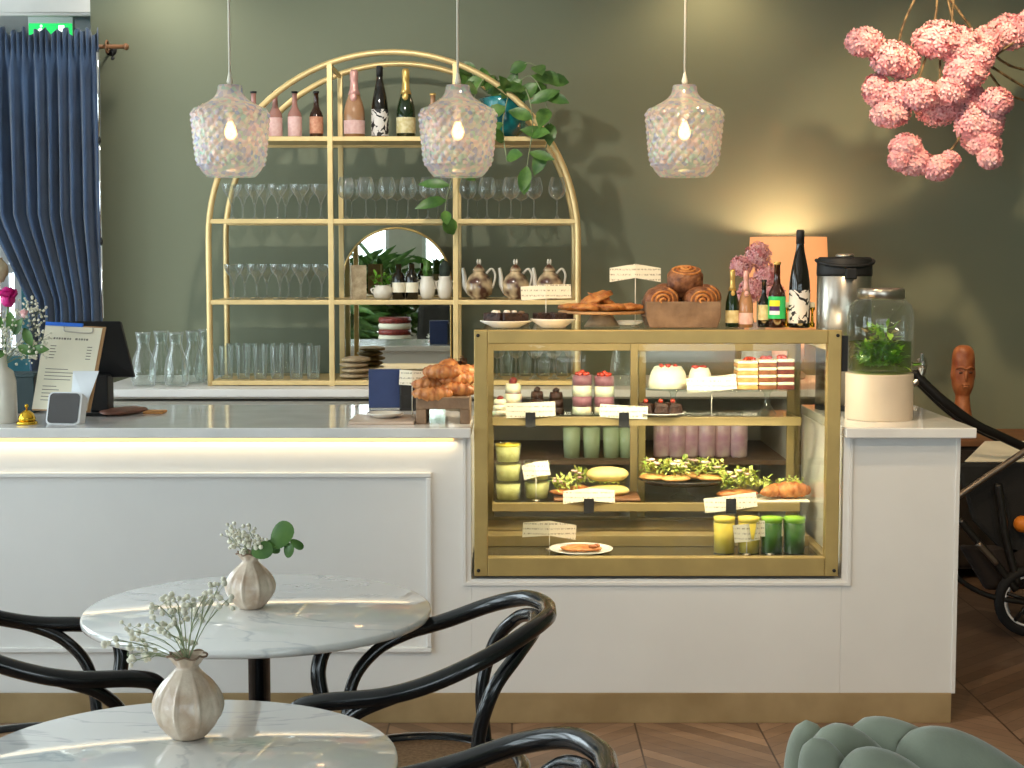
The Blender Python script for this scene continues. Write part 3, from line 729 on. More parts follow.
# ---------------------------------------------------------------- things on the middle rack shelf
def pot_plant(px, wpx, hpx, label, plant, pot_m, name='ceramic_pot'):
    r = mp(wpx, Y1) / 2; h = mp(hpx, Y1)
    t = thing(name, label, 'plant pot', (Xp(px, Y1), Y1, S3))
    MB().lathe([(0, 0), (r * .6, 0), (r * .85, h * .15), (r, h * .45), (r * .92, h * .75), (r * .74, h * .9), (r * .84, h), (r * .74, h * .98), (r * .66, h * .88), (0, h * .88)], 20).build('pot', pot_m, t)
    for s in (-1, 1): MB().tube(spl([(s * r * .85, 0, h * .8), (s * r * 1.15, 0, h * .72), (s * r * 1.05, 0, h * .5), (s * r * .95, 0, h * .45)], 4), r * .09, 6).build('handle', pot_m, t)
    return t, r, h
t, r, h = pot_plant(383, 20, 14, 'cream footed cup planted with small green leaves in front of the mirror', 1, M['cream'], 'planted_cup')
MB().greens((0, 0, h * 1.1), (r * .9, r * .7, h * .6), 46, .03, 3).build('leaves', M['mint'], t)
t, r, h = pot_plant(427.5, 16, 23, 'cream jug shaped pot holding a slim cactus on the rack', 1, M['cream'])
MB().lathe([(0, h * .85), (r * .42, h * .9), (r * .5, h * 1.3), (r * .38, h * 1.65), (0, h * 1.75)], 16, mod=lambda a, z, k: 1 + .12 * math.cos(a * 8)).greens((0, 0, h * 1.2), (r * .5, r * .5, h * .3), 14, .04, 9).build('cactus', M['leaf'], t)
t, r, h = pot_plant(445, 15.5, 23, 'cream jug shaped pot holding a round dark cactus beside the rack post', 1, M['cream'])
MB().ball((0, 0, h * 1.25), (r * .75, r * .75, h * .42), 20, 12, .08, 9).build('cactus', mat('dark round cactus', (50, 62, 52), .8, var=.3, scale=60, bump=.6), t)
for px, wd in ((399, 'left'), (412, 'right')):
    h = mp(35, Y1); r = mp(6.4, Y1)
    t = thing('apothecary_bottle', '%s of two black bottles with beige labels before the mirror' % wd, 'bottle', (Xp(px, Y1), Y1, S3))
    MB().lathe([(0, 0), (r, 0), (r, h * .62), (r * .8, h * .72), (r * .45, h * .78), (r * .45, h), (0, h)], 18).build('glass_body', M['blackglass'], t)
    MB().lathe([(r * 1.02, h * .20), (r * 1.02, h * .48)], 18, caps=False).build('label', M['paper'], t)
t = thing('bound_menu', 'small beige covered book standing before the left edge of the mirror', 'book', (Xp(359, Y1), Y1, S3), .3)
MB().box(-.035, .035, -.018, -.014, 0, mp(34, Y1)).box(-.035, .035, .014, .018, 0, mp(34, Y1)).box(-.037, -.033, -.018, .018, 0, mp(34, Y1)).build('cover', M['linen'], t)
MB().box(-.031, .033, -.013, .013, .002, mp(34, Y1) - .004).build('pages', M['paper'], t)
# teapots
def teapot():
    h = mp(33, Y1); r = mp(12, Y1)
    t = thing('teapot', 'x', 'teapot')
    MB().lathe([(0, 0), (r * .66, 0), (r * .62, h * .05), (r * 1.0, h * .14), (r * 1.12, h * .32), (r * 1.08, h * .5), (r * .84, h * .70), (r * .5, h * .8), (r * .46, h * .86)], 14, mod=lambda a, z, k: 1 + .04 * math.cos(a * 7)).build('body', M['teapot'], t)
    lid = MB().lathe([(r * .52, h * .84), (r * .5, h * .9), (r * .3, h * 1.0), (r * .1, h * 1.05), (r * .08, h * 1.08)], 14).build('lid', M['teapot'], t)
    MB().ball((-r * .1, 0, h * 1.13), (r * .1, r * .1, h * .09), 8, 6).ball((r * .1, 0, h * 1.13), (r * .1, r * .1, h * .09), 8, 6).build('finial', M['cream'], lid)
    MB().tube(spl([(-r * .8, 0, h * .22), (-r * 1.15, 0, h * .42), (-r * 1.2, 0, h * .68), (-r * 1.3, 0, h * .9), (-r * 1.34, 0, h * .95)], 4), [r * .26 * (1 - .6 * i / 16) for i in range(17)], 8).build('spout', M['cream'], t)
    MB().tube(spl([(r * .62, 0, h * .78), (r * 1.05, 0, h * .92), (r * 1.35, 0, h * .74), (r * 1.22, 0, h * .45), (r * .95, 0, h * .26)], 5), r * .1, 8).build('handle', M['cream'], t)
    return t
tea = teapot()
for i, (px, l_) in enumerate(((479, 'brown and cream patterned teapot standing next to the rack post'), (515.5, 'brown and cream patterned teapot in the middle of the three'), (549, 'brown and cream patterned teapot partly behind the white card'))):
    loc = (Xp(px, Y1), Y1, S3)
    if i == 0: tea.location = loc; tea['label'] = l_; tea['group'] = 'patterned teapots on the rack'
    else: clone(tea, loc, .0, l_, 'patterned teapots on the rack')
# folded napkins in the bottom middle bay
for i, l_ in enumerate(('bottom folded beige linen cloth', 'second folded beige linen cloth from the bottom', 'third folded beige linen cloth from the bottom', 'topmost folded beige linen cloth')):
    R = random.Random(i); w_ = .16
    pts = [(-w_ / 2 * math.cos(q * PI / 10) + .0, .0, .0) for q in range(3)]
    m = MB(); n = 12; vs = []; fs = []
    for k in range(n + 1):
        a = 2 * PI * k / n
    o = MB().ball((0, 0, .0135), (.072, .10, .0145), 20, 8, .14, 3, seed=i + 2).build('folded_cloth', M['linen'], loc=(Xp(353 + i % 2 * 2, Y1), Y1 + .04, S4 + i * .026))
    o['label'] = l_ + ' stacked on the bottom rack shelf'; o['category'] = 'cloth'; o['group'] = 'folded cloths on the rack'
# turquoise pot and trailing plant on the top shelf
r = mp(22, Y1) ; h = mp(40, Y1)
t = thing('trailing_plant', 'trailing green plant in a turquoise pot at the right end of the top shelf', 'potted plant', (Xp(503, Y1), Y1, S1))
MB().lathe([(0, 0), (r * .6, 0), (r * .92, h * .2), (r, h * .5), (r * .93, h * .85), (r, h * .97), (r * .93, h), (r * .85, h * .9), (0, h * .9)], 12, mod=lambda a, z, k: 1 + .04 * math.cos(a * 6)).build('pot', M['turq'], t)
vines = [[(-.05, 0, h), (-.14, -.03, h * 1.45), (-.1, -.05, h * 1.7)], [(0, 0, h), (-.04, -.06, h * 1.5), (-.12, -.16, h * 1.1), (-.20, -.2, -.08), (-.26, -.2, -.28), (-.27, -.2, -.38)],
         [(.02, 0, h), (.12, -.06, h * 1.5), (.19, -.1, h * 1.0), (.22, -.14, h * .2), (.19, -.16, -.1)], [(.02, 0, h), (.1, -.08, h * 1.2), (.14, -.15, h * .4), (.12, -.17, -.1), (.1, -.17, -.22)],
         [(0, 0, h), (.1, -.02, h * 1.8), (.19, -.03, h * 1.6), (.21, -.03, h * 1.2)], [(.0, -.03, h), (.03, -.1, h * 1.1), (.0, -.17, h * .3), (.02, -.18, -.12)]]
m = MB(); lv = MB(); R = random.Random(5)
for vn in vines:
    p = spl(vn, 7); m.tube(p, .003, 5)
    for k in range(2, len(p), 3):
        d = Vector((R.uniform(-1, 1), R.uniform(-.9, .1), R.uniform(-.9, .4)))
        lv.leaf(p[k], d, R.uniform(.09, .15), R.uniform(.05, .075), up=Vector((0, -1, .4)), bend=R.uniform(0, .4))
m.build('vine', M['stemg'], t); lv.build('leaves', M['leaf'], t)

# ---------------------------------------------------------------- table lamp, airpot, vase of pink blossoms
YL = 8.06
t = thing('table_lamp', 'peach drum table lamp glowing against the wall behind the bottles', 'table lamp', (Xp(787, YL), YL, ZBT))
zr0, zr1 = Zp(338, YL) - ZBT, Zp(237, YL) - ZBT; rl = mp(42, YL)
MB().lathe([(rl * 1.02, zr0), (rl * .9, zr1)], 40, caps=False).lathe([(rl * 1.0, zr0), (rl * .88, zr1)], 40, caps=False).build('lamp_shade', M['shade'], t)
MB().lathe([(0, 0), (.09, 0), (.1, .02), (.06, .05), (.09, .12), (.085, .2), (.03, zr0 - .02), (.012, zr0), (.012, zr0 + .1), (0, zr0 + .1)], 24).build('lamp_base', M['cream'], t)
MB().ball((0, 0, zr0 + .14), .03, 10, 8).build('bulb', M['bulb'], t)
lo = light('POINT', 'lamp_light', (Xp(787, YL), YL, ZBT + zr1 - .06), 12, (1, .74, .46), shadow_soft_size=.04)
def florets(m, c, r, n, s, seed):
    R = random.Random(seed)
    for k in range(n):
        z = 1 - 2 * (k + .5) / n; ph = k * 2.39996
        d = Vector((math.sqrt(1 - z * z) * math.cos(ph), math.sqrt(1 - z * z) * math.sin(ph), z))
        d = (d + Vector((R.uniform(-.2, .2),) * 3)).normalized()
        q = .86 + R.uniform(-.1, .14)
        p = Vector(c) + Vector((d.x * r[0], d.y * r[1], d.z * r[2])) * q
        a = d.orthogonal().normalized(); a = Matrix.Rotation(R.uniform(0, PI), 3, d) @ a; b_ = d.cross(a)
        for j in range(4):
            th = j * PI / 2; e = a * math.cos(th) + b_ * math.sin(th); f = a * math.cos(th + PI / 2) + b_ * math.sin(th + PI / 2)
            up = d * (s * R.uniform(.15, .5))
            m.add([p, p + (e - f * .55) * s * .6 + up * .6, p + e * s + up, p + (e + f * .55) * s * .6 + up * .6], [(0, 1, 2, 3)], True)
YV = 7.62
t = thing('blossom_vase', 'vase of pink blossoms between the bottles and the lamp shade', 'vase of flowers', (Xp(757, YV), YV, ZBT))
MB().lathe([(0, 0), (.05, 0), (.08, .08), (.07, .18), (.035, .26), (.045, .3)], 20).build('vase', M['cream'], t)
for i, (px, py, r1, r2) in enumerate([(757, 255, 13, 13), (740, 266, 11, 10), (765, 275, 12, 13), (751, 290, 13, 13), (772, 296, 13, 14), (740, 300, 9, 10)]):
    p = Vector((Xp(px, YV) - t.location.x, 0, Zp(py, YV) - ZBT)); ra = mp(r1, YV); rb_ = mp(r2, YV)
    f = MB(); f.ball(p, (ra * .72, ra * .72, rb_ * .72), 10, 8); hrt = f.build('blossom_core', M['pinkheart'], t)
    f = MB(); florets(f, p, (ra, ra * .9, rb_), 130, .015, i); f.build('blossom_head', M['pink'], t)
m = MB()
for q in (-.03, .0, .04): m.tube(spl([(0, 0, .1), (q * .6, 0, .3), (q * 1.5, 0, .42)], 4), .004, 6)
m.build('stem', M['stemg'], t)
# ceiling-hung pink blossoms
YH = 7.55
t = thing('hanging_blossom_branch', 'hanging branch of big pink blossom heads in the top right corner', 'hanging flowers', (Xp(940, YH, 2.4), YH, Zp(90, YH)))
o0 = Vector(t.location)
def pp(px, py, dy=0): return at(px, py, YH + dy) - o0
tw = MB()
for vn in ([(1040, 96, .3), (1000, 72, .1), (960, 40, 0), (940, -40, .05)], [(1060, 110, .5), (1010, 95, .2), (985, 68, .05), (970, 60, 0)], [(940, -40, .05), (935, 20, 0), (925, 60, 0), (905, 120, 0)],
           [(935, -40, 0), (905, 20, -.02), (895, 60, 0)], [(960, -40, .1), (952, 20, 0), (960, 60, 0), (965, 120, 0), (945, 155, 0), (915, 150, 0)], [(990, 60, .05), (1010, 45, 0), (1040, 25, .05)], [(940, 60, 0), (940, 110, 0)], [(1060, 70, .3), (1000, 60, .1), (930, -30, 0)]):
    tw.tube(spl([pp(*q) for q in vn], 6), .006, 6)
tw.build('twig', M['twig'], t)
heads = [(864, 42, 19, 14), (890, 58, 20, 17), (862, 44, 12, 11), (902, 62, 18, 16), (938, 40, 26, 19), (960, 46, 20, 20), (986, 42, 17, 16), (1008, 32, 22, 18), (1030, 26, 16, 16), (966, 72, 22, 17), (978, 58, 16, 14),
         (876, 90, 13, 16), (896, 98, 24, 17), (890, 114, 20, 13), (920, 95, 20, 16), (938, 105, 24, 22), (950, 92, 18, 14), (968, 100, 20, 16), (996, 102, 16, 14), (972, 124, 18, 20), (988, 122, 16, 18), (984, 144, 17, 12), (990, 158, 12, 10), (975, 140, 13, 12),
         (906, 148, 16, 14), (914, 162, 17, 13), (900, 160, 11, 10), (938, 168, 15, 12), (950, 160, 9, 8)]
for i, (px, py, r1, r2) in enumerate(heads):
    R = random.Random(i * 3 + 1); p = pp(px, py, R.uniform(-.06, .06)); ra, rb_ = mp(r1, YH, 2.3), mp(r2, YH, 2.3)
    f = MB(); f.ball(p, (ra * .76, ra * .76, rb_ * .76), 12, 8, .15, 3, i); f.build('blossom_core', M['pinkheart'], t)
    f = MB(); florets(f, p, (ra, ra * .85, rb_), 300, .0205, i); f.build('blossom_head', M['pink'], t)
# steel airpot
YA = 6.02
t = thing('airpot', 'brushed steel airpot with black pump lid behind the glass drink dispenser', 'airpot', (Xp(843, YA), YA, ZCT))
ra = mp(27, YA, 1.4); za = Zp(276, YA) - ZCT; zt_ = Zp(257, YA) - ZCT
MB().lathe([(0, 0), (ra, 0), (ra, za), (ra * .98, za + .004)], 36).build('steel_body', M['steel'], t)
MB().lathe([(ra * 1.01, za), (ra * 1.02, za + .01), (ra * 1.01, zt_ - .01), (ra * .93, zt_), (0, zt_)], 36).build('pump_lid', M['matblack'], t)
MB().lathe([(ra * 1.012, .0), (ra * 1.012, .02)], 36, caps=False).build('base_ring', M['matblack'], t)
MB().lathe([(0, zt_ - .003), (ra * .34, zt_ - .002), (ra * .34, zt_ + .008), (ra * .28, zt_ + .012), (0, zt_ + .012)], 20).build('pump_button', M['steel'], t)
MB().tube([(ra * 1.05 * math.cos(a * PI / 12), -ra * 1.05 * math.sin(a * PI / 12), zt_ - .012 - .022 * math.sin(a * PI / 12)) for a in range(13)], .007, 8).build('carry_handle', M['matblack'], t)
MB().box(-.02, .02, -ra - .03, -ra + .01, za - .01, za + .03).build('spout', M['matblack'], t, bevel=.004)
# glass drink dispenser
YG = 5.66
t = thing('drink_dispenser', 'glass jar of mint water on a beige round base at the bar end', 'drink dispenser', (Xp(879, YG, 1.1), YG, ZCT))
rb2 = mp(33, YG, 1.1); zb2 = Zp(373, YG) - ZCT
MB().lathe([(0, 0), (rb2, 0), (rb2 * 1.01, .004), (rb2 * 1.01, zb2 - .004), (rb2, zb2), (0, zb2)], 48).build('round_base', M['beigebase'], t)
zj = Zp(298, YG) - ZCT; rj = mp(32.5, YG, 1.3); hj = zj - zb2
MB().lathe([(rj * .9, zb2 + .004), (rj, zb2 + .02), (rj, zb2 + hj * .74), (rj * .93, zb2 + hj * .9), (rj * .78, zj - .01), (rj * .66, zj)], 44, mod=lambda a, z, k: 1 + .008 * math.cos(a * 22), caps=False).build('glass_jar', M['glass'], t)
MB().lathe([(0, zb2 + .006), (rj * .94, zb2 + .008), (rj * .94, zb2 + hj * .42), (0, zb2 + hj * .42)], 40).build('mint_water', thin_glass('mint water', (196, 222, 120), .3, .04, 3), t)
MB().greens((0, 0, zb2 + hj * .2), (rj * .58, rj * .58, hj * .17), 420, .032, 4).greens((.0, -.0, zb2 + hj * .42), (rj * .4, rj * .4, hj * .2), 80, .035, 6).build('mint_leaves', mat('bright mint leaves', (190, 222, 100), .45, scale=30, rgb2=(130, 186, 60), sss=.2), t)
MB().lathe([(rj * .68, zj - .004), (rj * .72, zj), (rj * .72, zj + .028), (rj * .69, zj + .034), (0, zj + .036)], 40).build('steel_lid', M['steel'], t)
MB().lathe([(0, 0), (.008, 0), (.008, .03), (.014, .032), (.014, .045), (0, .045)], 14, M=Matrix.Rotation(PI / 2, 3, 'Y')).build('tap_spout', M['chrome'], t, loc=(rj * .98, 0, zb2 + .03))
MB().box(rj + .028, rj + .04, -.006, .006, zb2 + .03, zb2 + .07).build('tap_lever', M['chrome'], t, bevel=.003)
# ---------------------------------------------------------------- name cards
def card(label, px, py, Y, wpx, hpx, zs_, bend=.25, tilt=0, clip=False, yaw=0, group='handwritten name cards'):
    zc = Zp(py, Y); wd, hd = mp(wpx, Y) / 2, mp(hpx, Y) / 2
    t = thing('name_card', label, 'name card', (Xp(px, Y, zc), Y, zs_), 0, group)
    Rt = Matrix.Rotation(tilt, 4, 'Y') @ Matrix.Rotation(yaw, 4, 'Z')
    T = Matrix.Translation((0, 0, zc - zs_)) @ Rt
    m = MB(); dz = bend * hd; th = .0012
    n = 6
    for s in (-1, 1):
        p = [(0, 0, -hd + dz), (s * wd, .012, -hd - dz), (s * wd, .012, hd - dz), (0, 0, hd + dz)]
        vs = [T @ Vector(q) for q in p] + [T @ (Vector(q) + Vector((0, th, 0))) for q in p]
        m.add(vs, [(0, 1, 2, 3), (7, 6, 5, 4), (0, 4, 5, 1), (1, 5, 6, 2), (2, 6, 7, 3), (3, 7, 4, 0)])
    m.build('card', M['card'], t)
    if clip: MB().box(-mp(5, Y), mp(5, Y), .002, .008, -.036, .018).box(-mp(5, Y), mp(5, Y), -.006, -.002, -.036, .018).box(-mp(5, Y), mp(5, Y), -.002, .002, .012, .018).build('black_clip', M['matblack'], t)
    else:
        MB().tube([(0, .004, .002), (0, .004, zc - zs_ - hd * .6)], .0016, 6).build('stem', M['rope'], t)
        MB().lathe([(0, 0), (.014, 0), (.014, .003), (.003, .005), (0, .006)], 14, c=(0, .004, 0)).build('foot', M['steel'], t)
    return t
YFc = YS - .012
card('white name card clipped to the upper case shelf below the cream desserts', 530.5, 410, YFc, 50, 15, ZS1, .0, -.04, True)
card('white name card clipped to the upper case shelf right of the berry glasses', 624, 412, YFc, 48, 13, ZS1, .0, .05, True)
card('tilted name card on a tall stem between the cream cake and layer cake', 712, 384, YS + .03, 50, 15, ZS1, .0, -.1)
card('tilted name card standing above the lidded dessert jars', 536, 470, YS + .05, 27, 15, ZS2, .1, -.2)
card('folded name card clipped to the lower case shelf below the wrap', 589, 496, YFc, 52, 13, ZS2, .25, -.02, True)
card('tilted name card clipped to the lower shelf below the croissants', 731, 503, YFc, 53, 15, ZS2, .0, -.13, True)
card('folded name card on a short stem above the case floor plate', 549.5, 530, YC + .30, 54, 15, ZF, .25, .05)
card('tilted name card in front of the yellow smoothies', 747, 533, YC + .20, 26, 18, ZF, .0, -.12)
card('straight name card in front of the green juices', 771, 529, YC + .21, 25, 16, ZF, .0, 0)
card('name card tilted over the brownie plates on top of the display case', 546, 292, YT - .02, 50, 14, ZT, .08, -.05)
card('winged name card on a tall stem above the scones', 635.5, 273, YT + .04, 51, 14, ZT, .30, .0)
card('name card on a thin stem beside the croissant crate', 412, 378, 5.62, 26, 15, ZCT, .0, .05)

# ---------------------------------------------------------------- baked goods
def croissant(m, c, s, rz=0, rx=0, seed=0, dark=0):
    Mx = Matrix.Translation(c) @ Matrix.Rotation(rz, 4, 'Z') @ Matrix.Rotation(rx, 4, 'X')
    pts = []; rr = []; n = 36
    for k in range(n + 1):
        t = k / n; a = PI * (.08 + .84 * t)
        pts.append((s * .5 * math.cos(a), -s * .26 * math.sin(a), 0))
        q = math.sin(PI * t) ** .75
        rr.append(s * (.02 + .16 * q) * (1 + .26 * ((t * 7.001 if t < .5 else (1 - t) * 7.001) % 1) - .1))
    return m.tube(pts, rr, 12, M=Mx)
def item(name, label, cat, m, matl, group=None, parent=None):
    o = m.build(name, matl); o['label'] = label; o['category'] = cat
    if group: o['group'] = group
    return o
def local(name, label, cat, m, matl, loc, group=None, rz=0, bevel=0):
    o = m.build(name, matl, loc=loc, bevel=bevel); o.rotation_euler = (0, 0, rz); o['label'] = label; o['category'] = cat
    if group: o['group'] = group
    return o
# croissant crate on the left worktop
YX = 5.47
w2 = mp(27, YX, ZCT)
xk = Xp(443, YX, ZCT)
t = thing('wooden_crate', 'small rustic wooden riser holding croissants at the case corner', 'crate', (xk, YX, ZCT))
hz = mp(27, YX, ZCT)
MB().box(-w2, w2, 0, .22, hz * .55, hz).build('riser_top', M['crate'], t, bevel=.004)
for s in (-1, 1): MB().box(s * w2 - (.035 if s > 0 else 0), s * w2 + (.035 if s < 0 else 0), 0, .22, 0, hz * .55).build('riser_foot', M['crate'], t, bevel=.003)
cs = [(432, 392, 0, .1), (458, 391, .05, -.2), (430, 383, .10, .3), (456, 380, .08, .5), (444, 372, .06, -.3), (461, 369, .12, .2), (440, 368, .14, 1.2), (452, 388, .15, .4), (434, 377, .16, .8)]
nm = ['croissant lying front left on the wooden riser', 'croissant lying front right on the wooden riser', 'croissant at the left edge of the pile, second layer', 'croissant at the right of the pile, second layer', 'croissant in the middle of the pile near the top', 'topmost croissant of the pile beside the case', 'upper croissant leaning at the left of the pile top', 'croissant behind the two front ones on the riser', 'croissant at the back left of the pile']
for (px, py, dy, rz), l_ in zip(cs, nm):
    loc = (Xp(px, YX + .05 + dy, 1.1), YX + .05 + dy, Zp(py, YX + .05 + dy) + .0)
    m = MB(); croissant(m, (0, 0, 0), .140, 0, .2 * math.sin(rz * 9), 0)
    local('croissant', l_, 'croissant', m, M['croissant'], loc, 'croissants piled on the wooden riser', rz)
# top of the case
def plate(name, label, cat, px, Y, z, wpx, hpx, m=M['plate'], flat=.3):
    r = mp(wpx, Y, z) / 2; h = mp(hpx, Y, z)
    return local(name, label, cat, MB().lathe([(0, 0), (r * .55, 0), (r * .62, h * .2), (r, h * .85), (r, h), (r * .94, h), (r * .6, h * .35), (0, h * .3)], 36), m, (Xp(px, Y, z), Y, z)), r, h
_, r, h = plate('serving_plate', 'white plate of nut brownies at the left end of the display case top', 'plate', 506, YT, ZT, 52, 7)
for i in range(5):
    a = i * 1.26; c = Vector((Xp(506, YT, ZT) + math.cos(a) * r * .5, YT + math.sin(a) * r * .42, ZT + h * .6 + .012 + .001 * i))
    l_ = ['brownie at the right edge of the left plate', 'brownie at the back right of the left plate', 'brownie at the back left of the left plate', 'nut topped brownie at the front left of the left plate', 'nut topped brownie at the front of the left plate'][i]
    o = local('brownie', l_, 'brownie', MB().box(-.034, .034, -.028, .028, -.012, .022), M['choc'], c, 'brownies on the left plate', a * .7, .004)
    MB().ball((.008, -.01, .024), (.014, .012, .007), 8, 5, .3).ball((-.014, .006, .024), (.01, .01, .006), 8, 5, .3).build('nut_topping', M['sugar'] if i > 2 else M['crate'], o)
_, r, h = plate('serving_bowl', 'white shallow bowl of dark chocolate cake under the tilted name card', 'bowl', 553, YT - .01, ZT, 46, 9)
for i in range(4):
    a = i * 1.57 + .4; c = (Xp(553, YT, ZT) + math.cos(a) * r * .45, YT + math.sin(a) * r * .4, ZT + h * .75 + .01)
    local('chocolate_cake', '%s of four dark chocolate cake pieces in the white bowl' % ['back right piece', 'back left piece', 'front left piece', 'front right piece'][i], 'cake', MB().box(-.032, .032, -.026, .026, -.014, .018), M['choc'], c, 'chocolate cake pieces in the bowl', a, .005)
YP = YT + .08
t = thing('cake_stand', 'pedestal stand with thin wooden top carrying flat scones', 'cake stand', (Xp(602, YP, ZT), YP, ZT))
zt_ = Zp(311, YP) - ZT; rt_ = mp(44, YP)
MB().lathe([(0, zt_ - .008), (rt_, zt_ - .008), (rt_, zt_), (0, zt_)], 40).build('stand_top', M['wood'], t)
MB().lathe([(mp(18, YP), 0), (mp(13, YP), zt_ * .5), (mp(9.5, YP), zt_ - .008)], 24).build('pedestal', mat('stone grey pedestal', (176, 164, 140), .4, var=.1, scale=60), t)
fl = [(575, 0, .1), (598, .02, .4), (626, -.02, -.2), (590, -.05, .2), (612, -.06, 1.0), (604, .02, .6), (596, .0, .3)]
ln = ['flat pastry at the left end of the pedestal stand', 'flat pastry in the middle back of the pedestal stand', 'flat pastry at the right end of the pedestal stand', 'flat pastry front left on the pedestal stand', 'flat pastry front right on the pedestal stand', 'tilted pastry on top, right, of the pedestal stand', 'topmost long pastry of the pedestal stand pile']
for i, ((px, dy, rz), l_) in enumerate(zip(fl, ln)):
    zz = ZT + zt_ + (.014 if i < 5 else .035 + .012 * (i - 5))
    o = local('flat_pastry', l_, 'pastry', MB().ball((0, 0, 0), (.062, .042, .014), 18, 8, .35, 3, i), M['pastry'], (Xp(px, YP + dy), YP + dy, zz), 'flat pastries on the pedestal stand', rz)
    if i > 4: o.rotation_euler = (.2, -.35 if i == 6 else .4, rz)
plate('serving_plate', 'small white plate in front of the pedestal stand on the case top', 'plate', 628, YT + .2, ZT, 34, 4)
# cinnamon bun crate
t = thing('bread_box', 'rustic brown wooden box stacked with cinnamon buns on the display case', 'wooden box', (Xp(682, YT, ZT), YT - .05, ZT))
hw = mp(37, YT); hb = mp(26, YT)
out = [(-hw * .9, 0), (hw * .9, 0), (hw, hb * .4), (hw, hb), (-hw, hb), (-hw, hb * .4)]
MB().prism(out, 0, .012).build('front_board', M['crate'], t, bevel=.003)
MB().prism(out, .208, .22).build('back_board', M['crate'], t, bevel=.003)
for s in (-1, 1): MB().box(s * hw - (.012 if s > 0 else 0), s * hw + (.012 if s < 0 else 0), .012, .208, hb * .4, hb).build('side_board', M['crate'], t)
MB().box(-hw + .012, hw - .012, .012, .208, .004, hb * .4).build('box_floor', M['crate'], t)
def bun(label, px, py, Y, rp, rx, seed):
    r = mp(rp, Y); z = Zp(py, Y)
    m = MB(); pts = [];
    for k in range(64):
        q = k / 63; a = q * 6.4 * PI; rad = r * (.06 + .80 * q)
        pts.append((rad * math.cos(a), -.056 + .012 * q * q, rad * math.sin(a) * .82))
    t = thing('cinnamon_bun', label, 'cinnamon bun', (Xp(px, Y, z), Y, z), 0, 'cinnamon buns in the wooden box')
    MB().lathe([(0, -.05), (r * .78, -.047), (r * .98, -.03), (r, .03), (r * .8, .05), (0, .055)], 22, M=Matrix.Diagonal((1, 1, .82)).to_4x4().to_3x3() @ Matrix.Rotation(PI / 2, 3, 'X'), mod=lambda a, z, k: 1 + .04 * noise.noise(Vector((a * 2, seed, k)))).build('bun_body', M['bun'], t)
    MB().tube(pts, r * .075, 7).build('spiral_swirl', M['pastry'], t)
    t.rotation_euler = (rx, 0, .1 * math.sin(seed)); return t
YU = YT + .03
bun('cinnamon bun showing its spiral at the left of the wooden box', 661, 300, YU - .02, 17, 0, 1)
bun('cinnamon bun showing its spiral at the right of the wooden box', 700, 300, YU - .02, 17, 0, 2)
bun('cinnamon bun at the back left of the wooden box', 666, 297, YU + .12, 17, 0, 3)
bun('cinnamon bun at the back right of the wooden box', 705, 297, YU + .12, 16, 0, 4)
tb_ = bun('sugar dusted cinnamon bun crowning the pile in the wooden box', 685, 283, YU + .02, 18, -1.2, 5)
MB().ball((0, .045, .0), (mp(14, YU), .014, mp(11, YU)), 16, 8, .2, 5).build('sugar_dusting', M['sugar'], tb_)

# ---------------------------------------------------------------- upper shelf of the case
YU1 = YS + .10
def cup_dessert(label, px, Y, z, wpx, hpx, layers, group, top=None, name='dessert_cup', glass=True):
    r = mp(wpx, Y, z) / 2; h = mp(hpx, Y, z)
    t = thing(name, label, 'dessert', (Xp(px, Y, z), Y, z), 0, group)
    if glass: MB().lathe([(r * .96, 0), (r, h)], 24, caps=False).lathe([(0, 0), (r * .96, 0)], 24).build('glass_cup', M['glass'], t)
    a = .003
    for i, (f, mm) in enumerate(layers):
        b_ = a + f * (h - .004)
        MB().lathe([(0, a), (r * .93, a), (r * .94, b_), (0, b_ + .001)], 22, mod=lambda q, zz, k: 1 + .012 * math.sin(q * 5 + i)).build('layer', mm, t)
        a = b_
    if top:
        m = MB(); R = random.Random(int(px))
        for k in range(6):
            q = k * 1.05; m.ball((math.cos(q) * r * .5, math.sin(q) * r * .5, a + .006), (.009, .009, .008), 8, 6, .2, 4, k)
        m.ball((0, 0, a + .013), (.01, .01, .009), 8, 6); m.build('berry_topping', top, t)
    return t
g = 'layered berry desserts in glasses'
cup_dessert('left berry and cream dessert glass on the upper case shelf', 582, YU1 - .03, ZS1, 20.5, 41, [(.2, M['creamy']), (.26, M['purple']), (.27, M['creamy']), (.25, M['purple'])], g, M['berry'])
cup_dessert('right berry and cream dessert glass on the upper case shelf', 604, YU1 - .03, ZS1, 21, 40, [(.2, M['creamy']), (.26, M['purple']), (.27, M['creamy']), (.25, M['purple'])], g, M['berry'])
def mini_cake(label, px, Y, z, wpx, hpx, lm, tm, group):
    r = mp(wpx, Y, z) / 2; h = mp(hpx, Y, z)
    t = thing('mini_cake', label, 'cake', (Xp(px, Y, z), Y, z), 0, group)
    for i in range(3):
        MB().lathe([(0, h * i * .27), (r * (1 - .1 * i), h * i * .27), (r * (1.04 - .1 * i), h * (i * .27 + .13)), (r * (.95 - .1 * i), h * (i * .27 + .26)), (0, h * (i * .27 + .26))], 20).build('cake_layer', lm, t)
        if i < 2: MB().lathe([(0, h * (i * .27 + .26)), (r * .86, h * (i * .27 + .262)), (r * .84, h * (i * .27 + .275)), (0, h * (i * .27 + .275))], 16).build('cream_filling', tm, t)
    MB().ball((0, 0, h * .86), (r * .45, r * .45, h * .12), 10, 6, .3, 4).build('topping', tm, t)
g = 'small cream cakes on the upper case shelf'
mini_cake('small pale cream cake at the far left end of the upper shelf', 500, YU1 - .03, ZS1, 15, 20, M['creamy'], M['jam'], g)
mini_cake('tallest small cream cake with caramel top at the upper shelf left', 513, YU1 + .08, ZS1, 19, 36, M['creamy'], M['jam'], g)
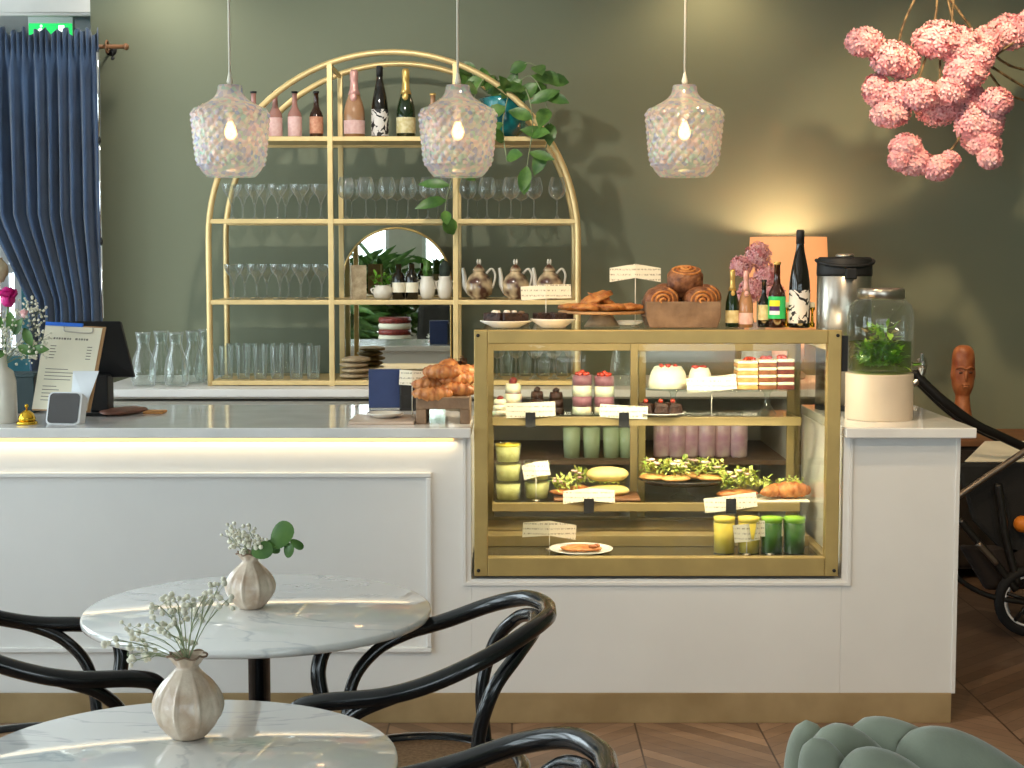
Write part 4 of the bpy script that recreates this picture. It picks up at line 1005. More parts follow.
mini_cake('chocolate mini cake left of the berry glasses, first of two', 537, YU1 + .02, ZS1, 15, 28, M['choc'], M['choc'], 'chocolate mini cakes')
mini_cake('chocolate mini cake left of the berry glasses, nearest to them', 556, YU1 + .02, ZS1, 16, 27, M['choc'], M['choc'], 'chocolate mini cakes')
# glass cake stand
YK2 = YU1 + .03
t = thing('glass_cake_stand', 'wide clear glass cake stand on the upper shelf carrying cream and layer cakes', 'cake stand', (Xp(720, YK2, ZS1), YK2, ZS1))
zz = Zp(388, YK2) - ZS1; rk = mp(76, YK2)
for s in (-1, 1):
    MB().lathe([(.035, 0), (.03, .006), (.012, zz * .35), (.010, zz * .75), (.022, zz - .006)], 20, c=(s * rk * .62, 0, 0), caps=False).build('glass_foot', M['glass'], t)
MB().lathe([(0, zz - .006), (.118, zz - .006), (.12, zz), (0, zz)], 36, M=Matrix.Diagonal((rk / .12, 1.0, 1))).build('glass_plate', M['glass'], t)
zc_ = ZS1 + zz
def frosted(label, px, wpx, hpx, Y):
    r = mp(wpx, Y) / 2; h = mp(hpx, Y)
    t = thing('cream_cake', label, 'cake', (Xp(px, Y), Y, zc_), 0, 'cream cakes on the glass stand')
    MB().lathe([(0, 0), (r, 0), (r * .98, h * .3), (r * .85, h * .7), (r * .66, h * .95), (0, h)], 26, mod=lambda a, z, k: 1 + .04 * math.sin(a * 9 + k), M=Matrix.Diagonal((1, .8, 1))).build('whipped_cream', M['creamy'], t)
    m = MB(); R = random.Random(int(px))
    for k in range(7): m.ball((R.uniform(-.5, .5) * r, R.uniform(-.5, .2) * r, h * .98), (.009, .008, .007), 8, 6, .2, 4, k)
    m.build('berry_topping', M['berry'], t)
frosted('larger whipped cream cake with berries at the left of the glass stand', 668, 40, 23, YK2)
frosted('smaller whipped cream cake beside the layer cake slices', 700, 25, 22, YK2 - .01)
def slice_(label, px, wpx, hpx, Y, mids):
    w_ = mp(wpx, Y) / 2; h = mp(hpx, Y)
    t = thing('layer_cake_slice', label, 'cake', (Xp(px, Y), Y, zc_), 0, 'layer cake slices on the glass stand')
    n = 4; z = 0
    for i in range(n):
        MB().box(-w_, w_, -.05, .05, z, z + h * .13).build('sponge_layer', mids, t, bevel=.003); z += h * .13
        MB().box(-w_ * .98, w_ * .98, -.051, .05, z, z + h * .10).build('cream_layer', M['creamy'], t, bevel=.004); z += h * .10
    m = MB(); R = random.Random(int(px))
    for k in range(5): m.ball((R.uniform(-.7, .7) * w_, R.uniform(-.7, .5) * .05, z + .005), (.011, .010, .008), 8, 6, .3, 4, k)
    m.build('berry_topping', M['berry'], t)
slice_('golden sponge layer cake slice with cream at the right of the glass stand', 746, 21, 31, YK2 - .02, M['sponge'])
slice_('brown layer cake slice in the middle of the row by the case end', 766, 18, 32, YK2 - .02, mat('brown sponge', (150, 92, 54), .7, scale=50, rgb2=(120, 70, 40), bump=.4))
slice_('dark brown layer cake slice nearest the right end of the case', 784, 17, 33, YK2 - .02, mat('dark red sponge', (126, 58, 44), .7, scale=50, rgb2=(96, 40, 32), bump=.4))
_, r, h = plate('serving_plate', 'white plate of chocolate cake on the upper shelf under the glass stand', 'plate', 660, YU1 - .04, ZS1, 52, 3.5)
for i, (dx, l_) in enumerate(((-14, 'chocolate cake slice at the left of the plate under the cream cake'), (1, 'chocolate cake slice with red berry in the middle of the plate'), (13, 'chocolate cake slice at the right of the plate beside the stand foot'))):
    Y = YU1 - .04; o = local('chocolate_cake', l_, 'cake', MB().prism([(-.03, 0), (.03, 0), (.026, .035), (-.018, .042)], -.03, .03), M['choc'], (Xp(660 + dx, Y), Y, ZS1 + .008), None, .3 * i - .3, .006)
    MB().ball((0, 0, .045), (.01, .01, .008), 8, 6, .2).build('berry', M['berry'], o)

# ---------------------------------------------------------------- lower shelf of the case
YU2 = YS + .09
def jar(label, px, z, Y, top):
    r = mp(13.5, Y, z); h = mp(18.5, Y, z)
    t = thing('dessert_jar', label, 'jar', (Xp(px, Y, z), Y, z), 0, 'stacked glass dessert jars')
    MB().lathe([(r * .8, 0), (r * .86, .004), (r, h)], 26, caps=False).build('glass_jar', M['glass'], t)
    MB().lathe([(0, .002), (r * .78, .002), (r * .93, h * .85), (0, h * .86)], 24).build('oat_filling', M['jarcream'], t)
    if top: MB().lathe([(0, h * .86), (r * .92, h * .86), (r * .95, h * .97), (0, h * .98)], 24).ball((0, -.01, h), (.014, .008, .004), 8, 5).build('lemon_topping', M['yolk'], t)
    return h
h = 0; z = ZS2
for i in range(3): h = jar('%s jar of the taller stack at the left end of the lower shelf' % ['bottom', 'middle', 'topmost yellow topped'][i], 508, z, YU2, i == 2); z += h + .002
z = ZS2
for i in range(2): h = jar('%s jar of the shorter stack behind the tilted card' % ['bottom', 'top'][i], 537, z, YU2 + .03, False); z += h + .002
local('serving_board', 'dark wooden board under the sandwiches on the lower shelf', 'board', MB().box(-.16, .16, -.09, .09, 0, .012), M['doorwood'], (Xp(597, YU2), YU2 + .03, ZS2), bevel=.004)
def sandwich(label, px, Y, wpx, hpx, rz, bread, n=26):
    w_ = mp(wpx, Y) / 2; h = mp(hpx, Y); zb_ = ZS2 + .013
    t = thing('sandwich', label, 'sandwich', (Xp(px, Y), Y, zb_), rz, 'sandwiches on the lower case shelf')
    MB().ball((0, 0, h * .16), (w_, .045, h * .24), 20, 8, .12, 3, px).build('bottom_bread', bread, t)
    MB().greens((0, 0, h * .45), (w_ * .85, .04, h * .14), n * 2, .018, int(px)).build('salad_filling', M['salad'], t)
    MB().ball((0, 0, h * .8), (w_, .045, h * .30), 20, 8, .1, 3, px + 2).build('top_bread', bread, t)
sandwich('long pale filled roll at the back right of the dark board', 608, YU2 + .03, 44, 26, 0, mat('pale roll crust', (232, 206, 130), .6, var=.12, scale=30))
def pile(label, px, Y, wpx, z, hpx, rz, base, n, seed, name='open_sandwich', grp='open sandwiches heaped with salad', lv='salad'):
    w_ = mp(wpx, Y) / 2; h = mp(hpx, Y)
    t = thing(name, label, 'open sandwich', (Xp(px, Y), Y, z), rz, grp)
    MB().ball((0, 0, h * .18), (w_, .045, h * .13), 20, 8, .15, 3, seed).build('bread', base, t)
    MB().greens((0, 0, h * .5), (w_ * .85, .038, h * .32), n * 2, .022, seed).build('salad_topping', M[lv], t)
    m = MB(); R = random.Random(seed)
    for k in range(4): m.ball((R.uniform(-.6, .6) * w_, R.uniform(-.9, 0) * .03, h * R.uniform(.55, .9)), (.014, .012, .005), 8, 5, .3, 4, k)
    m.build('filling', M['pinklabel'], t)
pile('open salad sandwich at the left of the dark board', 562, YU2 + .01, 24, ZS2 + .013, 21, .1, M['croissant'], 50, 1)
pile('small open salad sandwich in front of the filled roll', 580, YU2 + .06, 20, ZS2 + .013, 28, -.3, M['croissant'], 50, 2)
# dark platter on glass foot
t = thing('platter_stand', 'dark scalloped platter on a glass foot in the middle of the lower shelf', 'cake stand', (Xp(683, YU2 + .03, ZS2), YU2 + .03, ZS2))
zp = Zp(483, YU2 + .03) - ZS2; rp = mp(45, YU2)
MB().lathe([(.05, 0), (.045, .005), (.014, zp * .4), (.014, zp * .7), (.05, zp - .004)], 24, caps=False).build('glass_foot', M['glass'], t)
MB().lathe([(0, zp - .004), (rp * .8, zp - .002), (rp, zp + .016), (rp * .98, zp + .018), (rp * .78, zp + .004), (0, zp + .002)], 48, mod=lambda a, z, k: 1 + .03 * math.cos(a * 12), M=Matrix.Diagonal((1, .78, 1))).build('dark_platter', mat('dark glazed platter', (58, 50, 44), .2, var=.2, coat=.5), t)
zz = ZS2 + zp + .006
for i, (px, dy, l_) in enumerate(((655, .0, 'open salad sandwich at the left of the dark platter'), (677, -.04, 'open salad sandwich at the front of the dark platter'), (695, .04, 'open salad sandwich at the back of the dark platter'), (712, -.02, 'open salad sandwich at the right of the dark platter'))):
    pile(l_, px, YU2 + .03 + dy, 30, zz, 26, .5 * math.sin(i * 2), M['sponge'], 60, 10 + i)
pile('salad heaped croissant sandwich to the right of the dark platter', 739, YU2 - .02, 44, ZS2, 37, .2, M['croissant'], 110, 21, 'filled_croissant')
def fc(label, px, Y, rz, s, seed):
    t = thing('filled_croissant', label, 'croissant', (Xp(px, Y), Y, ZS2 + .03), rz, 'salad filled croissants at the case end')
    croissant(MB(), (0, 0, 0), s, 0, -.25).build('croissant', M['croissant'], t)
    MB().greens((0, .0, .03), (s * .3, .02, .018), 60, .02, seed).build('salad_filling', M['salad'], t)
fc('salad filled croissant right beside the heaped salad sandwich', 768, YU2 - .01, .9, .13, 5)
fc('salad filled croissant at the right end of the lower shelf', 790, YU2 + .01, .0, .16, 7)
local('serving_board', 'pale paper lined board under the croissants at the lower shelf end', 'board', MB().box(-.14, .14, -.085, .085, 0, .006), M['paper'], (Xp(770, YU2), YU2 + .005, ZS2), bevel=.002)

# ---------------------------------------------------------------- case floor
_, r, h = plate('dinner_plate', 'white oval looking plate with a pastry slice on the case floor', 'plate', 581, YC + .24, ZF, 64, 5)
c = Vector((Xp(581, YC + .24, ZF), YC + .24, ZF + h))
local('crepe', 'thin folded crepe with red berries on the floor plate', 'crepe', MB().ball((0, 0, 0), (r * .66, r * .5, .008), 22, 8, .2, 2, 3).ball((.04, -.02, .008), (.016, .014, .008), 8, 6, .3).ball((.055, .0, .008), (.013, .012, .007), 8, 6, .3), M['croissant'], c)
def drink(label, px, m1, m2, nm_):
    Y = YC + .24; r = mp(11, Y, .7); h = mp(38, Y, .7)
    t = thing('drink_glass', label, 'drink', (Xp(px, Y, ZF), Y, ZF), 0, nm_)
    MB().lathe([(r * .94, 0), (r, h)], 28, caps=False).lathe([(0, 0), (r * .94, 0)], 28).build('glass', M['glass'], t)
    MB().lathe([(0, .003), (r * .92, .003), (r * .96, h * .82), (0, h * .82)], 26).build('liquid', m1, t)
    MB().lathe([(0, h * .821), (r * .96, h * .821), (r * .97, h * .95), (0, h * .96)], 26).build('froth', m2, t)
drink('yellow smoothie at the left of the four floor drinks', 724, M['orangedrink'], M['orangedrink'], 'yellow smoothies')
drink('yellow smoothie directly left of the green juices', 748.5, M['orangedrink'], M['orangedrink'], 'yellow smoothies')
drink('green juice half hidden by the straight name card', 771.5, M['greendrink'], M['foam'], 'green juices')
drink('green juice with bright froth nearest the case corner', 794, M['greendrink'], M['foam'], 'green juices')

# ---------------------------------------------------------------- things in the back counter niche
YNI = YBC + .14
r = mp(8.4, YNI, .7); h = mp(36, YNI, .7)
can = None
for i, px in enumerate([677, 691, 707, 723, 739, 662]):
    l_ = '%s slim mauve can from the left in the niche behind the case' % ORD[(i + 1) % 6]
    loc = (Xp(px, YNI, .7), YNI + (.02 if i % 2 else 0), ZNS)
    if can is None:
        can = thing('drink_can', l_, 'can', loc, 0, 'mauve cans in the niche')
        MB().lathe([(0, 0), (r * .8, 0), (r, .01), (r, h - .014), (r * .82, h - .003), (r * .82, h), (r * .76, h - .004), (0, h - .004)], 20).build('can_body', mat('mauve printed can', (214, 170, 196), .35, .1, scale=14, rgb2=(240, 224, 226)), can)
        MB().lathe([(r * .83, h - .003), (r * .83, h + .001), (r * .78, h + .001)], 20, caps=False).build('can_rim', M['chrome'], can)
    else: clone(can, loc, 0, l_, 'mauve cans in the niche')
hh = mp(30, YNI, .7); rr = mp(9, YNI, .7)
jr = None
for i, px in enumerate([572, 592, 612, 628]):
    l_ = '%s pale green glass from the left in the niche behind the case' % ORD[i]
    if jr is None: jr = simple('storage_glass', 'glass', [(0, 0), (rr * .9, 0), (rr, hh), (rr * .9, hh), (rr * .8, .006), (0, .006)], mat('pale green glass', (176, 196, 160), .15, coat=.5), l_, (Xp(px, YNI), YNI, ZNS), group='pale green glasses in the niche')
    else: cl1(jr, (Xp(px, YNI), YNI, ZNS), l_)
# glass jugs seen between the upper shelf and the rail
jug = thing('glass_jug', 'clear glass jug behind the case next to the rack foot', 'jug', (Xp(622, 7.62), 7.62, ZBT))
hj = mp(44, 7.6); rj_ = mp(12, 7.6)
MB().lathe([(rj_ * .8, 0), (rj_, hj * .3), (rj_ * .9, hj * .6), (rj_ * .7, hj * .85), (rj_ * .85, hj)], 22, caps=False).build('jug_body', M['glassware'], jug)
MB().tube(spl([(rj_ * .75, 0, hj * .85), (rj_ * 1.5, 0, hj * .8), (rj_ * 1.5, 0, hj * .4), (rj_ * .95, 0, hj * .3)], 5), .006, 7).build('jug_handle', M['glassware'], jug)
# cutlery cup at the left of the case
YQ = 5.98
t = thing('cutlery_pot', 'metal pot full of upright forks behind the croissants', 'cutlery pot', (Xp(458, YQ, ZCT), YQ, ZCT))
rq = mp(14, YQ, 1.1); hq = mp(38, YQ, 1.1)
MB().lathe([(0, 0), (rq * .9, 0), (rq, hq), (rq * .94, hq), (rq * .85, .005), (0, .005)], 28).build('pot', M['steel'], t)
R = random.Random(8)
for k in range(16):
    a = R.uniform(0, 2 * PI); q = R.uniform(.2, .8) * rq; x, y = math.cos(a) * q, math.sin(a) * q; zt_ = hq + R.uniform(.035, .06)
    m = MB(); m.tube([(x * .7, y * .7, .01), (x, y, zt_ - .035)], .0022, 6); m.box(x - .007, x + .007, y - .001, y + .001, zt_ - .036, zt_ - .02)
    for s in (-1, -.33, .33, 1): m.box(x + s * .006 - .001, x + s * .006 + .001, y - .001, y + .001, zt_ - .02, zt_)
    m.build('fork', M['chrome'], t)
# ---------------------------------------------------------------- left end of the worktop
def on(px, Y, z=None): z = ZCT if z is None else z; return (Xp(px, Y, z), Y, z)
YP1 = 5.72
t = thing('till_display', 'black slanted till screen on a black foot behind the menu clipboard', 'till', on(100, YP1 + .08))
k_ = mp(1, YP1)
o0 = Vector(t.location)
def q_(px, py, Y): return at(px, py, Y) - o0
f = [q_(64, 321, YP1), q_(120, 321, YP1 + .02), q_(134, 377, YP1 + .12), q_(70, 377, YP1 + .12)]
MB().add(f + [p + Vector((0, .03, -.004)) for p in f], [(0, 1, 2, 3), (7, 6, 5, 4), (0, 4, 5, 1), (1, 5, 6, 2), (2, 6, 7, 3), (3, 7, 4, 0)]).build('slanted_screen', M['matblack'], t, bevel=.004)
MB().box(-.03, .035, -.02, .07, .012, Zp(374, YP1 + .1) - ZCT).build('neck', M['matblack'], t, bevel=.006)
MB().box(-.08, .045, -.07, .09, 0, .012).build('foot', M['matblack'], t, bevel=.004)
YM1 = 5.56
t = thing('menu_clipboard', 'wooden clipboard holding a printed cream menu leaning on the till', 'menu', on(68, YM1)); o0 = Vector(t.location)
def quad(a, b, c, d, th, name, m, par=None, **kw):
    vs = [a, b, c, d]; n = (b - a).cross(d - a).normalized()
    if n.y > 0: n = -n
    return MB().add(vs + [p - n * th for p in vs], [(0, 1, 2, 3), (7, 6, 5, 4), (0, 4, 5, 1), (1, 5, 6, 2), (2, 6, 7, 3), (3, 7, 4, 0)]).build(name, m, par, **kw)
A, B, C_, D_ = q_(46, 324, YM1 + .12), q_(106, 327, YM1 + .12), q_(90, 412, YM1), q_(32, 410, YM1)
quad(A, B, C_, D_, .006, 'board', M['wood'], t)
def lp(u, v, off=.004):
    p = (A * (1 - u) + B * u) * (1 - v) + (D_ * (1 - u) + C_ * u) * v
    n = (B - A).cross(D_ - A).normalized(); n = -n if n.y > 0 else n
    return p + n * off
sh = quad(lp(.0, .02), lp(.95, .02), lp(.95, .99), lp(.0, .99), .002, 'menu_sheet', M['paper'], t)
m = MB(); R = random.Random(4)
def strip(u0, u1, v, hgt, off=.0046):
    m.add([lp(u0, v, off), lp(u1, v, off), lp(u1, v + hgt, off), lp(u0, v + hgt, off)], [(0, 1, 2, 3)])
u = .17
for wl in (.04, .03, .04, .03, .05, .03, .03, 0, .05, .03, .04, .03, .04): 
    if wl: strip(u, u + wl * .8, .155, .022)
    u += (wl or .05) + .008
for i in range(5): strip(.14, .14 + R.uniform(.08, .16), .25 + i * .035, .009); strip(.76, .84, .25 + i * .035, .009)
for i in range(4): strip(.12, .12 + R.uniform(.3, .5), .52 + i * .04, .008)
for i in range(5): strip(.12, .12 + R.uniform(.2, .36), .72 + i * .04, .008)
m.build('menu_print', M['ink'], sh)
quad(lp(.0, -.02, .008), lp(.62, -.02, .008), lp(.62, .02, .008), lp(.0, .02, .008), .01, 'blue_clip', M['blue'], t)
MB().tube(spl([lp(.32, .03, .01), lp(.34, .08, .01), lp(.5, .09, .01), lp(.78, .09, .01), lp(.8, .03, .01)], 5), .0022, 6).build('wire_clip', M['steel'], t)
o = quad(q_(73, 371, YM1 + .03) + o0, q_(99, 371, YM1 + .03) + o0, q_(87, 404, YM1 - .03) + o0, q_(70, 412, YM1 - .03) + o0, .001, 'receipt', M['paperw'])
o['label'] = 'pale blue white paper slip hanging over the clipboard corner'; o['category'] = 'paper'
YT1 = 5.46
t = thing('card_terminal', 'dark faced card payment terminal with white sides at the worktop edge', 'card terminal', on(62, YT1), -.12)
w_, h_ = mp(18, YT1), mp(34, YT1)
def rrect(w, h, r, z=0):
    return [(x + r * math.cos(a), y + r * math.sin(a)) for x, y, a0 in ((w - r, h - r, 0), (-w + r, h - r, PI / 2), (-w + r, r + z, PI), (w - r, r + z, 1.5 * PI)) for a in (a0 + k * PI / 8 for k in range(5))]
Mt = Matrix.Rotation(-.35, 3, 'X')
MB().prism(rrect(w_, h_, .016), 0, .05, Mt).build('housing', M['whiteplastic'], t, bevel=.003)
MB().prism([(x, z + .004) for x, z in rrect(w_ - .008, h_ - .01, .014)], -.004, .0, Mt).build('dark_screen', mat('smoky screen', (74, 72, 72), .12, coat=.5), t)
YB1 = 5.47
t = thing('desk_bell', 'small polished gold desk bell beside the white vase', 'bell', on(27, YB1))
rb3 = mp(10.5, YB1)
MB().lathe([(0, 0), (rb3, 0), (rb3, .006), (rb3 * .95, .010), (0, .010)], 28).build('bell_base', M['gold'], t)
MB().lathe([(rb3 * .84, .012), (rb3 * .8, .024), (rb3 * .62, .038), (rb3 * .3, .047), (0, .049)], 28).build('dome', M['gold'], t)
MB().lathe([(.003, .048), (.003, .058), (.007, .060), (.006, .068), (0, .070)], 14).build('button', M['gold'], t)
YV1 = 5.52
t = thing('flower_vase', 'cream bottle vase of pink peony and white baby breath at the frame edge', 'vase of flowers', on(3, YV1))
rv, hv = mp(14, YV1), mp(56, YV1)
MB().lathe([(0, 0), (rv, 0), (rv * 1.03, .01), (rv, hv * .75), (rv * .8, hv * .93), (rv * .42, hv), (rv * .36, hv * 1.28), (rv * .42, hv * 1.3), (rv * .3, hv * 1.28)], 28, caps=False).build('vase', M['cream'], t)
def rel(px, py, dy=0): return at(px, py, YV1 + dy) - t.location
def gyps(m, g, base, ends, R, n=14, s=.003, spread=.03):
    for e in ends:
        p = spl([base, (Vector(base) + Vector(e)) / 2 + Vector((R.uniform(-.01, .01), 0, .01)), e], 4); m.tube(p, .0009, 4)
        for k in range(n):
            d = Vector((R.uniform(-1, 1), R.uniform(-1, 1), R.uniform(-.7, 1))) * spread; b_ = p[R.randint(3, len(p) - 1)]
            m.tube([p[-1] if k % 3 else b_, Vector(e) + d], .0005, 3); g.ball(Vector(e) + d, s * R.uniform(.8, 1.4), 6, 4)
R = random.Random(3); st = MB(); gy = MB()
gyps(st, gy, rel(4, 365), [rel(x, y, R.uniform(-.06, .06)) for x, y in ((12, 328), (24, 318), (36, 325), (42, 340), (30, 345), (14, 350), (5, 335), (26, 358), (38, 352), (28, 305), (39, 312), (-6, 340), (2, 320))], R, 22, .0042, .03)
st.build('stem', M['stemg'], t); gy.build('baby_breath', M['gyp'], t)
def peony(c, r, name, mt_, n=26, seed=0):
    m = MB(); R = random.Random(seed)
    for k in range(n):
        q = k / n; a = k * 2.4; el = .1 + 1.2 * (1 - q)
        d = Vector((math.cos(a) * math.cos(el), math.sin(a) * math.cos(el), math.sin(el)))
        m.leaf(Vector(c) - d * r * .1, d, r * (1.0), r * 1.1, up=Vector((0, 0, 1)) if el < 1 else Vector((1, 0, 0)), bend=-.35, segs=4)
    m.ball(c, r * .5, 10, 8, .2, 4).build(name, mt_, t)
peony(rel(8, 300), mp(14, YV1), 'peony', M['magenta']); peony(rel(24, 315, -.02), mp(6, YV1), 'small_peony', M['pink'], 16)
m = MB()
for px, py, dx, dz in ((10, 312, .2, -1), (24, 328, .5, -1), (18, 346, .8, -.3), (6, 352, -.6, -.2), (2, 330, -.3, 1), (30, 350, 1, .1), (14, 335, .4, .7)): m.leaf(rel(px, py, -.03), (dx, -.4, dz), .07, .035, up=Vector((0, -1, .3)), bend=.2)
m.tube(spl([rel(4, 365), rel(6, 335), rel(8, 306)], 5), .003, 6).build('leaves', M['leaf'], t)
MB().ball(rel(0, 270, .03), (.026, .026, .04), 12, 8, .4, 5).tube([rel(3, 365), rel(0, 280, .03)], .002, 5).build('dried_seed_head', M['linen'], t)
YZ = 5.86
o = local('leather_pouch', 'flat brown leather pouch lying on the worktop behind the till', 'pouch', MB().ball((0, 0, .012), (.065, .12, .013), 20, 8, .12, 2, 4), M['leather'], on(124, YZ - .03), None, -.4)
local('orange_cloth', 'small folded orange cloth on the worktop before the carafes', 'cloth', MB().box(-.037, .037, -.04, .04, 0, .009), mat('orange cloth', (206, 146, 84), .8, var=.1), on(155, YZ), None, 0, .003)
t = thing('storage_box', 'dark teal box standing behind the flower vase on the worktop', 'box', on(24, 5.9))
MB().box(-.06, .055, -.05, .05, 0, mp(36, 5.9)).build('box_body', mat('dark teal card', (36, 54, 56), .5), t, bevel=.003)
MB().box(-.063, .058, -.053, .053, mp(36, 5.9), mp(40, 5.9)).build('box_lid', mat('dark teal card lid', (44, 62, 64), .5), t, bevel=.003)
# menu tray group beside the croissants
YB2 = 5.45
local('marble_board', 'pale stone board lying at the worktop edge left of the croissants', 'board', MB().box(-mp(33, YB2), mp(33, YB2), 0, .27, 0, .010), mat('pale pink stone', (206, 186, 168), .3, scale=8, rgb2=(192, 166, 146)), on(381, YB2), bevel=.003)
o, r, h = plate('serving_dish', 'small oval white dish on the stone board before the blue box', 'dish', 385, YB2 + .15, ZCT + .0105, 38, 5)
t = thing('menu_box', 'upright navy blue card box standing behind the stone board', 'box', on(385, 5.97))
wb, hb_ = mp(16, 5.97), mp(41, 5.97)
MB().box(-wb, wb, -.012, .03, 0, hb_).build('box_front', M['navy'], t, bevel=.002)
MB().box(-wb, wb + .0, -.0145, -.012, .002, .010).build('box_band', M['chrome'], t)
t = thing('speaker_box', 'small black box tucked between the blue box and the name card', 'box', on(408.5, 5.99))
MB().box(-mp(8, 6), mp(8, 6), -.05, .05, 0, mp(37, 6)).build('box_body', M['matblack'], t, bevel=.004)
MB().box(-mp(6, 6), mp(6, 6), -.052, -.05, .01, mp(33, 6)).build('box_panel', M['leatherd'], t)

# ---------------------------------------------------------------- nook: exit sign, curtain
YE = 8.42
t = thing('exit_sign', 'green emergency exit sign with white pictogram hanging above the curtain', 'exit sign', (Xp(50.5, YE, 2.8), YE, Zp(40, YE)))
w_, h_ = mp(22.5, YE, 2.8), mp(24, YE, 2.8)
MB().box(-w_, w_, 0, .04, 0, h_).build('housing', M['whiteplastic'], t, bevel=.003)
MB().box(-w_ + .004, w_ - .004, -.004, 0, .002, h_ * .68).build('green_panel', mat('lit green panel', (20, 176, 80), .4, emit=(30, 210, 100), es=.8), t)
g = MB(); s_ = h_ * .6
def pr(pts, cx): g.prism([(cx + x * s_, .004 + z * s_) for x, z in pts], -.006, -.004)
pr([(.10, 0), (.5, 0), (.5, .95), (.10, .95)], .035)
for body in ([(-.02, .45), (.12, .5), (.1, .78), (-.06, .72)], [(-.02, .47), (.1, .47), (-.14, .05), (-.24, .08)], [(0, .47), (.11, .47), (.26, .28), (.2, .22)], [(.24, .26), (.29, .22), (.22, .02), (.15, .04)], [(-.06, .7), (-.03, .62), (-.22, .45), (-.28, .5)], [(.06, .74), (.1, .66), (.26, .55), (.3, .62)]): pr(body, -.055)
g.prism([(-.055 + .1 * s_ + .09 * s_ * math.cos(a * PI / 6), .004 + s_ * (.9 + .09 * math.sin(a * PI / 6))) for a in range(12)], -.006, -.004)
g.build('pictogram', mat('lit white pictogram', (240, 255, 245), .4, emit=(240, 255, 245), es=1), t)
for s in (-1, 1): MB().tube(spl([(s * w_ * .5 - .03, .02, h_), (s * w_ * .5 - .025, .02, h_ + .035), (s * w_ * .5, .02, h_ + .05), (s * w_ * .5 + .025, .02, h_ + .035), (s * w_ * .5 + .03, .02, h_)], 4), .005, 6).build('hanging_loop', M['whiteplastic'], t)
MB().tube([(0, .02, h_ + .05), (0, .02, ZSO - t.location.z - .016)], .004, 6).build('hanging_wire', M['whiteplastic'], t)
YU_ = 8.12
t = thing('velvet_curtain', 'long dark blue velvet curtain gathered on a wooden pole at the left wall end', 'curtain', (Xp(52, YU_, 1.5), YU_, 0))
zt1 = Zp(31, YU_); nx, nz = 220, 44; vs = []; fs = []
for k in range(nz + 1):
    q = k / nz; z = zt1 - (zt1 - .04) * q; py = 31 + q * 560
    xl = -14 if py < 225 else -14 + min(1, (py - 225) / 90) * 40
    xr = 104 - 3 * q
    amp = .010 + .030 * min(1, q * 4)
    for i in range(nx + 1):
        u = i / nx; px = xl + (xr - xl) * u
        if q < .05: y = .012 * math.sin(u * 130) * 1.2; zz = z + (.014 * math.sin(u * 71) + .010 * math.sin(u * 37 + 1)) * (1 - q / .05)
        else: y = amp * (math.sin(u * 62 + .8 * math.sin(q * 3 + u * 9)) * .7 + .4 * math.sin(u * 31 + 1.3 + q)); zz = z
        if .035 < q < .06: y *= .3
        vs.append((Xp(px, YU_, 1.5) - t.location.x, y, zz))
for k in range(nz):
    for i in range(nx):
        a = k * (nx + 1) + i; fs.append((a, a + 1, a + nx + 2, a + nx + 1))
o = MB().add(vs, fs, True).build('velvet_cloth', M['velvet'], t)
s = o.modifiers.new('solid', 'SOLIDIFY'); s.thickness = .004
zr = Zp(45.5, YU_)
t = thing('curtain_pole', 'short dark wooden curtain pole with ring and bracket at the wall corner', 'curtain pole', (Xp(100, YU_, 2.6), YU_, zr))
MB().tube([(-1.0, .045, 0), (mp(22, YU_), .045, 0)], .011, 10).build('pole', M['doorwood'], t)
MB().lathe([(.0, 0), (.016, 0), (.018, .01), (.012, .02), (0, .022)], 14, c=(mp(22, YU_), .045, 0), M=Matrix.Rotation(PI / 2, 3, 'Y')).build('finial', M['doorwood'], t)
MB().tube([(.012, .045, -.0), (.012, .175, -.0)], .007, 8).lathe([(0, 0), (.03, 0), (.03, .008), (0, .008)], 16, c=(.012, .178, 0), M=Matrix.Rotation(-PI / 2, 3, 'X')).build('bracket', M['matblack'], t)
MB().tube([(.025, .045 + .03 * math.cos(a * PI / 8), .03 * math.sin(a * PI / 8)) for a in range(16)], .005, 6, closed=True).build('ring', M['doorwood'], t)
MB().tube([(.052, .045, -.012), (.052, .045, -.05)], .003, 6).ball((.052, .045, -.058), .01, 8, 6).build('hook_screw', M['matblack'], t)
t = thing('draw_rod', 'thin pale draw rod hanging along the right edge of the curtain', 'draw rod', (Xp(102, 8.0, 1.5), 8.0, Zp(318, 8.0)))
L_ = Zp(52, 8.0) - t.location.z
for a, b_ in ((0, .28), (.30, .66), (.68, 1)): MB().tube([(0, 0, a * L_), (0, 0, b_ * L_)], .006, 8).build('rod_section', M['chrome'], t)
for a in (.29, .67): MB().tube([(0, 0, a * L_ - .012), (0, 0, a * L_ + .012)], .008, 8).build('rod_joint', M['matblack'], t)
MB().tube([(0, 0, L_), (-.02, YU_ - 8.0, zr - t.location.z - .01)], .003, 6).build('hook', M['matblack'], t)

